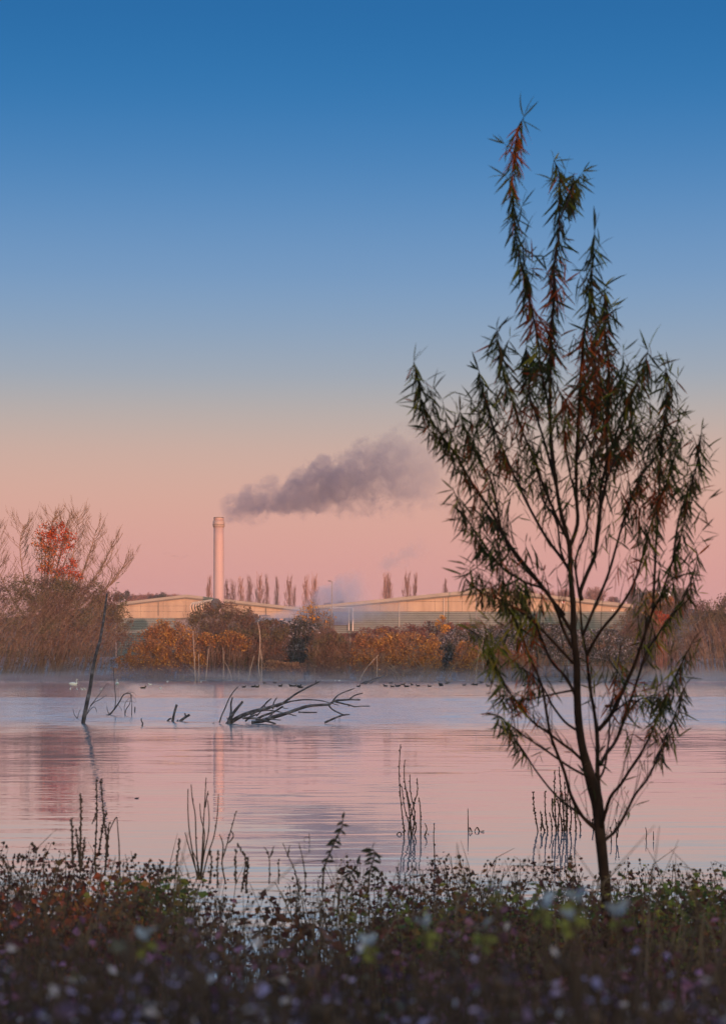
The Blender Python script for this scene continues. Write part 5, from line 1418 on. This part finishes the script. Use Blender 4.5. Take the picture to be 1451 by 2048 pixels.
def leaf_strip(L_, w, bend):
    """narrow willow leaf along +X, folded and bent"""
    sec = [(0.0, 0.12), (0.18, 0.75), (0.45, 1.0), (0.75, 0.7), (1.0, 0.04)]
    V = []
    for (t, f) in sec:
        z = -bend * t * t * L_
        V += [(t * L_, f * w / 2, z + 0.18 * f * w), (t * L_, 0, z), (t * L_, -f * w / 2, z + 0.18 * f * w)]
    q = []
    for i in range(4):
        a = i * 3
        q += [(a, a + 3, a + 4, a + 1), (a + 1, a + 4, a + 5, a + 2)]
    return np.array(V), q
mats_l = [L['willow'], L['willow_olive'], L['willow_red']]
def leaf_frame(d):
    u = d.normalized(); w = u.cross(Vector((random.uniform(-1, 1), random.uniform(-1, 1), random.uniform(-0.6, 0.6))))
    if w.length < 1e-3: w = u.orthogonal()
    w.normalize(); n = u.cross(w)
    if n.z < 0: w = -w; n = -n
    return u, w, n
# the leaves that can be picked apart against the sky are parts of their own
order = sorted(range(len(leaves)), key=lambda i: leaves[i][5] + (0 if leaves[i][4] > 980 else -350))
single = set([i for i in order if leaves[i][4] < 1330][:285])
from mathutils import Matrix
lmesh = []
for k in range(3):
    row = []
    for bnd in (0.05, 0.16, 0.28):
        V, q = leaf_strip(1.0, 0.088, bnd)
        me = bpy.data.meshes.new('leaf'); me.from_pydata([tuple(v) for v in V], [], q); me.materials.append(mats_l[k]); me.update(); row.append(me)
    lmesh.append(row)
bulk = [MB(), MB(), MB()]
for i, (p, d, ln, k, px, py) in enumerate(leaves):
    u, w, n = leaf_frame(d)
    wf = random.uniform(0.7, 1.15)
    if i in single:
        o = bpy.data.objects.new('leaf', random.choice(lmesh[k])); COL.objects.link(o); o.parent = wt
        mtx = Matrix((u, w, n)).transposed().to_4x4(); o.rotation_euler = mtx.to_euler(); o.scale = (ln, ln * wf, ln); o.location = p - tbase
    else:
        V, q = leaf_strip(ln, 0.088 * ln * wf, random.uniform(0.02, 0.3))
        B = np.array([u, w, n]); bulk[k].add(V @ B + np.array(p), q)
for k, nm in enumerate(('green_foliage', 'olive_foliage', 'red_foliage')):
    if bulk[k].n:
        o = bulk[k].build(nm, mats_l[k], wt); o['kind'] = 'stuff'
print('willow leaves', len(leaves))

# ------------------------------------------------------------------ emergent stems in the near water
def stem_plant(name, label, stems, wl_py, group=None, r=1.6, seeds=0.0, D=None, mat='stalk', cat='plant', seedmat=None, base_z=-0.05, seedr=1.0):
    D = D or DW(wl_py)
    bx = sum(s[-1][0] for s in stems) / len(stems)
    b = P(bx, wl_py, D); b.z = base_z
    e = empty(name, b); tag(e, label, cat, group)
    for s in stems:
        dd = random.uniform(-0.15, 0.15)
        pts = [P(x, y, D + dd) for x, y in s]
        pts = smooth_path(pts, 4)[::-1]
        rr = np.linspace(r, r * 0.55, len(pts)) / F * D
        g = MB(); g.tube(pts, list(rr), 5)
        if seeds > 0:
            for i in range(1, len(pts)):
                ln = (pts[i] - pts[i - 1]).length / (1.0 / F * D); cnt = int(ln * seeds + random.random())
                for c in range(cnt):
                    q = pts[i - 1].lerp(pts[i], random.random()) + Vector((random.uniform(-1, 1), random.uniform(-1, 1), 0)) * r * 1.3 / F * D
                    rr_ = random.uniform(0.9, 2.0) * seedr / F * D
                    g.tube([q - Vector((0, 0, rr_)), q, q + Vector((0, 0, rr_ * 1.2))], [rr_ * 0.3, rr_, rr_ * 0.3], 5)
        g.build('stem', M[mat], e)
    return e
def c7(pts): return [(720 + x / 2.418, 1460 + y / 2.418) for x, y in pts]
def c6(pts): return [(131 + x / 2.418, 1520 + y / 2.418) for x, y in pts]
random.seed(3)
stem_plant('dead_dock', 'clump of tall dead stems standing in the water, highest one far above the rest',
  [c7(s) for s in [[(195, 68), (188, 200), (195, 330), (205, 430), (212, 480), (211, 512)], [(215, 145), (213, 230), (228, 330), (242, 430), (247, 512)], [(240, 215), (243, 300), (260, 380), (263, 430), (250, 512)],
   [(275, 232), (276, 300), (262, 350), (240, 440), (232, 512)], [(285, 330), (291, 400), (292, 512)], [(312, 450), (322, 480), (310, 512)], [(200, 270), (215, 380), (238, 460), (246, 512)], [(225, 300), (250, 400), (270, 470), (258, 512)],
   [(175, 505), (190, 494), (200, 505), (190, 514)], [(330, 500), (331, 545)]]], 1671, 'dead stems standing in the near water', 1.5, 0.18)
stem_plant('dead_dock', 'single thin dead stem between clump and lone crossed stem', [c7([(358, 450), (355, 520), (358, 580), (360, 640)])], 1722, 'dead stems standing in the near water', 1.4, 0.1)
stem_plant('dead_dock', 'lone upright stem with a bent twig crossing at the water line', [c7([(520, 380), (521, 440), (522, 494)]), c7([(528, 494), (530, 472), (540, 494)]), c7([(550, 494), (565, 470), (578, 494)]), c7([(565, 472), (575, 490)]), c7([(580, 490), (598, 488)])], 1664.3, 'dead stems standing in the near water', 1.3, 0.05)
stem_plant('dead_dock', 'wide clump of seedy dead stems in the water beside the willow trunk',
  [c7(s) for s in [[(835, 298), (840, 380), (855, 470), (858, 490)], [(892, 295), (893, 380), (900, 450), (905, 490)], [(940, 192), (938, 300), (942, 400), (946, 490)], [(960, 178), (968, 280), (980, 380), (986, 490)], [(1002, 290), (1000, 380), (990, 490)],
   [(1032, 340), (1038, 420), (1042, 490)], [(870, 390), (878, 440), (890, 490)], [(925, 330), (930, 410), (960, 490)], [(972, 300), (960, 400), (955, 490)], [(1010, 330), (1020, 420), (1012, 490)], [(915, 400), (925, 450), (925, 490)], [(1060, 440), (1065, 490)], [(880, 420), (872, 490)], [(1120, 430), (1128, 490)], [(985, 250), (992, 340), (1000, 430), (996, 490)], [(950, 330), (968, 420), (975, 490)]]],
  1662.6, 'dead stems standing in the near water', 1.5, 0.4)
stem_plant('dead_dock', 'pair of faint thin stems in the water past the willow trunk', [c7([(1378, 470), (1383, 500), (1380, 530)]), c7([(1416, 490), (1416, 535)])], 1681, 'dead stems standing in the near water', 1.2)
stem_plant('dead_dock', 'thin stems in the water just behind the willow trunk', [c7([(1232, 430), (1238, 500), (1236, 560)]), c7([(1210, 470), (1214, 560)]), c7([(1250, 440), (1242, 520)])], 1685, 'dead stems standing in the near water', 1.3, 0.15)
stem_plant('dead_dock', 'tiny square bent reed floating alone in open water', [c6([(1155, 400), (1156, 374), (1176, 372), (1178, 355)]), c6([(1158, 402), (1178, 398), (1178, 372)])], 1686, 'dead stems standing in the near water', 0.9)

# ------------------------------------------------------------------ near bank plants
def ytop(px):
    return float(np.interp(px, [-60, 60, 131, 170, 215, 250, 300, 340, 370, 430, 480, 500, 530, 560, 620, 690, 740, 800, 850, 905, 940, 1000, 1060, 1110, 1160, 1200, 1250, 1300, 1380, 1520],
                           [1690, 1690, 1704, 1695, 1716, 1722, 1712, 1716, 1742, 1755, 1775, 1806, 1806, 1772, 1755, 1725, 1722, 1745, 1745, 1712, 1706, 1716, 1722, 1738, 1716, 1728, 1720, 1722, 1730, 1725]))
def gap(px):      # sparser where the water shows through
    return 1.0 - 0.9 * math.exp(-((px - 498) / 30) ** 2) - 0.5 * math.exp(-((px - 640) / 55) ** 2) - 0.3 * math.exp(-((px - 740) / 30) ** 2)

def undergrowth(name, label, leaf, n, Dr, xr, lo, hi, lsize, nl, stalk=True, twigmat='stalk', shape=0.5, heads=0.0, use_gap=False, spread=0.10, dy=(0, 0)):
    Cs = []; Us = []; Ss = []
    gs = MB()
    for i in range(n):
        px = random.uniform(*xr); D = Dr[0] + (Dr[1] - Dr[0]) * random.random() ** 0.8
        if use_gap and random.random() > gap(px): continue
        x = X(px, D)
        if mnoise.noise((x * 1.5 + n, D * 1.2, 2.0)) < random.uniform(-0.55, 0.15): continue
        zg = terrain_z(x, D)
        zt_ = CAMZ - (ytop(px) + random.uniform(*dy) - HY) / F * D
        zmax = zg + (zt_ - zg) * random.uniform(lo, hi)
        if zmax < zg + 0.12: continue
        h = zmax - zg
        l = Vector((random.gauss(0, 0.16), random.gauss(0, 0.16), 0)) * h
        base = Vector((x, D, zg - 0.02)); mid = base + Vector((l.x * 0.3, l.y * 0.3, h * 0.55)); top = base + Vector((l.x, l.y, h))
        if stalk: gs.tube([base, mid, top], [0.0032, 0.0026, 0.0016], 3, False)
        k = max(3, int(nl * random.uniform(0.4, 1.6))); ls = lsize * random.choice((0.6, 0.8, 1.0, 1.0, 1.5))
        t = np.clip(rng.random(k) ** shape, 0.05, 1)
        c = np.array([base.lerp(mid, tt / 0.55) if tt < 0.55 else mid.lerp(top, (tt - 0.55) / 0.45) for tt in t])
        off = rand_unit(k) * (spread * rng.uniform(0.2, 1.0, k))[:, None]; off[:, 2] *= 0.5
        Cs.append(c + off); u = off / np.linalg.norm(off, axis=1, keepdims=True); u[:, 2] -= 0.25; Us.append(u / np.linalg.norm(u, axis=1, keepdims=True)); Ss.append(ls * rng.uniform(0.5, 1.5, k))
        if random.random() < heads:
            for q in range(random.randint(1, 4)):
                rr_ = random.uniform(0.004, 0.010); c0 = top + Vector((random.uniform(-0.03, 0.03), random.uniform(-0.03, 0.03), random.uniform(-0.06, 0.01)))
                gs.tube([c0 - Vector((0, 0, rr_)), c0, c0 + Vector((0, 0, rr_))], [rr_ * 0.4, rr_, rr_ * 0.4], 5)
    C = np.concatenate(Cs); U = np.concatenate(Us); S = np.concatenate(Ss)
    g = MB(); g.cards(C, U, perp(U), S, S * rng.uniform(0.4, 0.75, len(S)), 0.2)
    o = tag(g.build(name, leaf), label, 'undergrowth', kind='stuff')
    if stalk: tag(gs.build('weed_stalks', M[twigmat]), 'dry stalks and seed heads standing in the ' + label.split(' of ')[0], 'weeds', kind='stuff')
    return o
random.seed(101)
ALL = (-60, 1520)
undergrowth('undergrowth', 'dark brown weeds of the near bank seen against the water', L['weed'], 1100, (9.5, 13.5), ALL, 0.9, 1.0, 0.033, 12, heads=0.9, use_gap=True, dy=(-26, 100), spread=0.085)
undergrowth('undergrowth', 'tangled dark weeds of the middle of the near bank', L['weed'], 900, (5.5, 9.5), ALL, 0.9, 1.0, 0.031, 13, use_gap=True, heads=0.5, dy=(25, 190), spread=0.08)
undergrowth('ground_cover', 'low brown weeds of the water edge below the bank', L['weed'], 1500, (10.0, 16.4), ALL, 0.08, 0.5, 0.026, 10, use_gap=True)
undergrowth('bramble_patch', 'green bramble leaves of the bank around the willow foot', L['bramble'], 300, (9.0, 11.5), (1110, 1500), 0.9, 1.0, 0.034, 14, stalk=False, dy=(0, 90))
undergrowth('bramble_patch', 'green bramble leaves of the bank beside the red weeds', L['bramble'], 120, (9.5, 11), (262, 335), 0.9, 1.0, 0.034, 14, stalk=False, dy=(0, 60))
undergrowth('bramble_patch', 'olive bramble leaves of the bank below the dead stem clump', L['bramble'], 230, (8.5, 11), (740, 1110), 0.9, 1.0, 0.032, 12, stalk=False, dy=(20, 140))
undergrowth('red_weeds', 'dark red weeds of the bank in front of the seedy dock', L['red_weed'], 330, (8.0, 10.5), (60, 270), 0.9, 1.0, 0.030, 13, stalk=False, dy=(5, 150))
gb = MB()
for i in range(650):
    px = random.uniform(*ALL); D = random.uniform(4.5, 12.5)
    if random.random() > gap(px) + 0.25: continue
    x = X(px, D); zg = terrain_z(x, D); zt_ = CAMZ - (ytop(px) + random.choice((-28, 0, 30, 70, 120, 160)) + random.uniform(-20, 30) - HY) / F * D
    h = zt_ - zg
    if h < 0.15: continue
    lx, ly = random.gauss(0, 0.22) * h, random.gauss(0, 0.2) * h
    b0 = Vector((x, D, zg))
    gb.tube([b0, b0 + Vector((lx * 0.15, ly * 0.15, h * 0.5)), b0 + Vector((lx * 0.5, ly * 0.5, h * 0.86)), b0 + Vector((lx, ly, h * random.uniform(0.8, 1.02)))], [0.0030, 0.0034, 0.0026, 0.0010], 3, False)
tag(gb.build('grass', M['straw_grass']), 'dry grass blades bending among the weeds of the near bank', 'grass', kind='stuff')
undergrowth('purple_weeds', 'purple brown weeds of the nearer bank', L['purple'], 750, (3.4, 6.0), ALL, 0.95, 1.0, 0.025, 16, heads=0.4, spread=0.07, dy=(75, 300))
undergrowth('frosted_weeds', 'blue-white frosted leaves of the closest weeds', L['frost'], 1700, (1.8, 3.4), ALL, 0.97, 1.0, 0.014, 22, heads=0.2, spread=0.05, dy=(130, 400))

# tall individual stems on the bank
stem_plant('seedy_dock', 'tall dark seedy dock stems rising above the red weeds',
  [c6(s) for s in [[(150, 90), (152, 180), (152, 300), (145, 430), (146, 560)], [(172, 92), (178, 180), (188, 300), (200, 400), (190, 560)], [(128, 310), (145, 270), (158, 240)], [(200, 250), (188, 290), (178, 340), (160, 460)], [(212, 300), (205, 400), (205, 470)]]], 1760, 'tall stems on the near bank', 1.8, 0.35, D=12.0, base_z=0.22, seedr=1.2)
stem_plant('seedy_dock', 'thick spiky seed stem at the edge beside the seedy dock', [c6([(73, 160), (76, 250), (74, 360), (72, 540)]), c6([(30, 280), (34, 380), (36, 520)]), c6([(95, 380), (84, 460), (76, 540)]), c6([(50, 330), (62, 420), (70, 520)])], 1760, 'tall stems on the near bank', 2.2, 0.4, D=10.5, base_z=0.22, seedr=1.2)
stem_plant('bent_reed', 'single pale reed snapped over into an angle beside the seedy dock', [c6([(190, 430), (212, 345), (240, 285), (250, 278)]), c6([(250, 278), (254, 340), (260, 420), (262, 560)])], 1760, 'tall stems on the near bank', 1.6, 0.0, D=11.5, base_z=0.22)
stem_plant('dead_dock', 'upright fan of bare brown stems below the chimney reflection',
  [c6(s) for s in [[(593, 140), (592, 220), (597, 320), (612, 430), (640, 580)], [(608, 118), (614, 190), (628, 270), (632, 400), (645, 580)], [(680, 85), (676, 170), (668, 300), (662, 430), (652, 580)], [(688, 195), (695, 280), (690, 360), (668, 470), (655, 580)],
   [(740, 165), (734, 270), (718, 370), (692, 450), (660, 580)], [(650, 210), (655, 280), (672, 350), (668, 430), (655, 580)], [(690, 150), (682, 190), (676, 230)], [(578, 350), (600, 430), (640, 560)], [(610, 430), (640, 500), (650, 580)]]], 1770, 'tall stems on the near bank', 1.6, 0.03, D=13.0, base_z=0.16)
stem_plant('dead_dock', 'single curved seed stem leaning beside the bare stem fan', [c6([(826, 246), (800, 340), (772, 440), (757, 500), (775, 600)]), c6([(800, 340), (812, 370), (790, 400)]), c6([(745, 360), (762, 410), (758, 480)])], 1770, 'tall stems on the near bank', 1.7, 0.08, D=12.0, base_z=0.16)
stem_plant('seedy_dock', 'group of knobbly seed heads in front of the bare stem fan', [c6([(832, 400), (850, 440), (872, 490), (850, 640)]), c6([(825, 430), (822, 500), (825, 600)]), c6([(885, 470), (880, 540), (872, 640)]), c6([(700, 440), (706, 500), (700, 600)]), c6([(555, 385), (545, 450), (530, 560)]), c6([(740, 440), (735, 500), (735, 620)])], 1775, 'tall stems on the near bank', 1.6, 0.3, D=10.5, base_z=0.22, seedr=1.6)
stem_plant('weed_stem', 'thin branching weed stems before the leafy shoot', [c6([(1050, 400), (1080, 470), (1110, 540), (1130, 660)]), c6([(1085, 410), (1078, 440), (1074, 470)]), c6([(1128, 400), (1145, 470), (1158, 560), (1160, 660)]), c6([(960, 420), (985, 470), (985, 600)]), c6([(1008, 415), (990, 470)]), c6([(1030, 480), (1030, 600)])], 1775, 'tall stems on the near bank', 1.4, 0.07, D=11.0, base_z=0.22, seedr=1.5)

def leafy_shoot(name, label, path, D, n, ll, mat, base_z):
    pts = smooth_path([P(x, y, D) for x, y in path], 4)
    b = pts[-1].copy(); b.z = base_z
    e = empty(name, b); tag(e, label, 'plant')
    g = MB(); g.tube(pts[::-1] , list(np.linspace(2.4, 1.2, len(pts)) / F * D), 5); g.build('stem', M['stalk'], e)
    m_ = len(pts); s = 1
    for i in range(n):
        t = i / (n - 1) * 0.8; f = t * (m_ - 1); a = int(min(f, m_ - 2)); p = pts[a].lerp(pts[a + 1], f - a)
        d = Vector((s * random.uniform(0.5, 1), random.uniform(-0.6, 0.6), random.uniform(-0.9, 0.15))).normalized() if i else Vector((0.1, 0, 1)); s = -s
        u, w, nn = leaf_frame(d); l_ = ll * random.uniform(0.7, 1.2) / F * D
        V = []; q = []
        for (tt, ff) in [(0, 0.1), (0.25, 0.8), (0.5, 1.0), (0.8, 0.55), (1, 0.03)]:
            V += [(tt * l_, ff * l_ * 0.2, -0.25 * tt * tt * l_ + 0.05 * ff * l_), (tt * l_, 0, -0.25 * tt * tt * l_), (tt * l_, -ff * l_ * 0.2, -0.25 * tt * tt * l_ + 0.05 * ff * l_)]
        for j in range(4):
            a0 = j * 3; q += [(a0, a0 + 3, a0 + 4, a0 + 1), (a0 + 1, a0 + 4, a0 + 5, a0 + 2)]
        g = MB(); g.add(np.array(V) @ np.array([u, w, nn]) + np.array(p), q); g.build('leaf', L[mat], e)
    return e
random.seed(61)
leafy_shoot('leafy_shoot', 'dark leafy shoot standing highest above the bank weeds', c6([(1340, 288), (1335, 330), (1312, 370), (1296, 410), (1272, 465), (1250, 530), (1240, 660)]), 8.5, 16, 19, 'shoot', 0.22)
leafy_shoot('leafy_shoot', 'dark shoot with round leaves beside the clump of dead water stems', c7([(60, 575), (70, 600), (60, 640), (45, 700), (40, 780)]), 8.5, 12, 22, 'shoot', 0.22)
leafy_shoot('leafy_shoot', 'short dark arching shoot left of the taller leafy shoot', c6([(1412, 510), (1390, 540), (1360, 560), (1330, 620), (1320, 700)]), 8.5, 10, 20, 'shoot', 0.22)

# yellow-green plants with frosted tips close to the camera
def frosted_plant(px, py, D, w, label):
    c = P(px, py, D); b = Vector((c.x, D, terrain_z(c.x, D)))
    e = empty('frosted_plant', b); tag(e, label, 'plant', 'frosted yellow-green plants close by')
    g = MB(); g.tube([b, b.lerp(c, 0.6) + Vector((0.01, 0, 0)), c], [0.004, 0.0025], 5); g.build('stem', M['stalk'], e)
    R0 = w / F * D
    for i in range(9):
        a = i * 2.4 + random.random(); up = 0.9 - 0.2 * i
        d = Vector((math.cos(a), math.sin(a), up)).normalized(); u, wv, nn = leaf_frame(d); l_ = R0 * random.uniform(0.5, 0.75)
        V = []; q = []
        for (tt, ff) in [(0, 0.2), (0.3, 0.9), (0.6, 0.9), (1, 0.05)]:
            V += [(tt * l_, ff * l_ * 0.32, -0.3 * tt * tt * l_), (tt * l_, 0, -0.3 * tt * tt * l_ - 0.04 * l_), (tt * l_, -ff * l_ * 0.32, -0.3 * tt * tt * l_)]
        for j in range(3):
            a0 = j * 3; q += [(a0, a0 + 3, a0 + 4, a0 + 1), (a0 + 1, a0 + 4, a0 + 5, a0 + 2)]
        base = c + Vector((0, 0, (0.3 - 0.11 * i) * R0))
        g = MB(); g.add(np.array(V) @ np.array([u, wv, nn]) + np.array(base), q); g.build('leaf', L['frost_top'] if i < 4 else L['lime'], e)
random.seed(15)
for (px, py, D, w, lab) in [(850, 1858, 2.9, 40, 'frosted yellow-green plant standing alone below the lone crossed stem'), (1085, 1815, 2.8, 44, 'frosted yellow-green plant, one of two side by side before the willow foot'),
                            (1150, 1805, 2.7, 50, 'largest frosted yellow plant, nearest the willow foot'), (1140, 1840, 2.9, 40, 'frosted green plant below the largest yellow one'),
                            (992, 1785, 3.2, 28, 'small pale blue frosted tip rising from the dark weeds'), (738, 1890, 2.8, 36, 'pale frosted plant low beside the gap of water'),
                            (965, 1865, 2.9, 46, 'bluish frosted plant between the alone one and the pair'), (1235, 1830, 2.9, 44, 'dull frosted plant past the willow foot'), (290, 1880, 2.9, 40, 'dull bluish frosted plant below the green brambles')]:
    frosted_plant(px, py, D, w, lab)
print('objects', len(bpy.data.objects), 'tris', sum(len(o.data.polygons) for o in bpy.data.objects if o.type == 'MESH'))
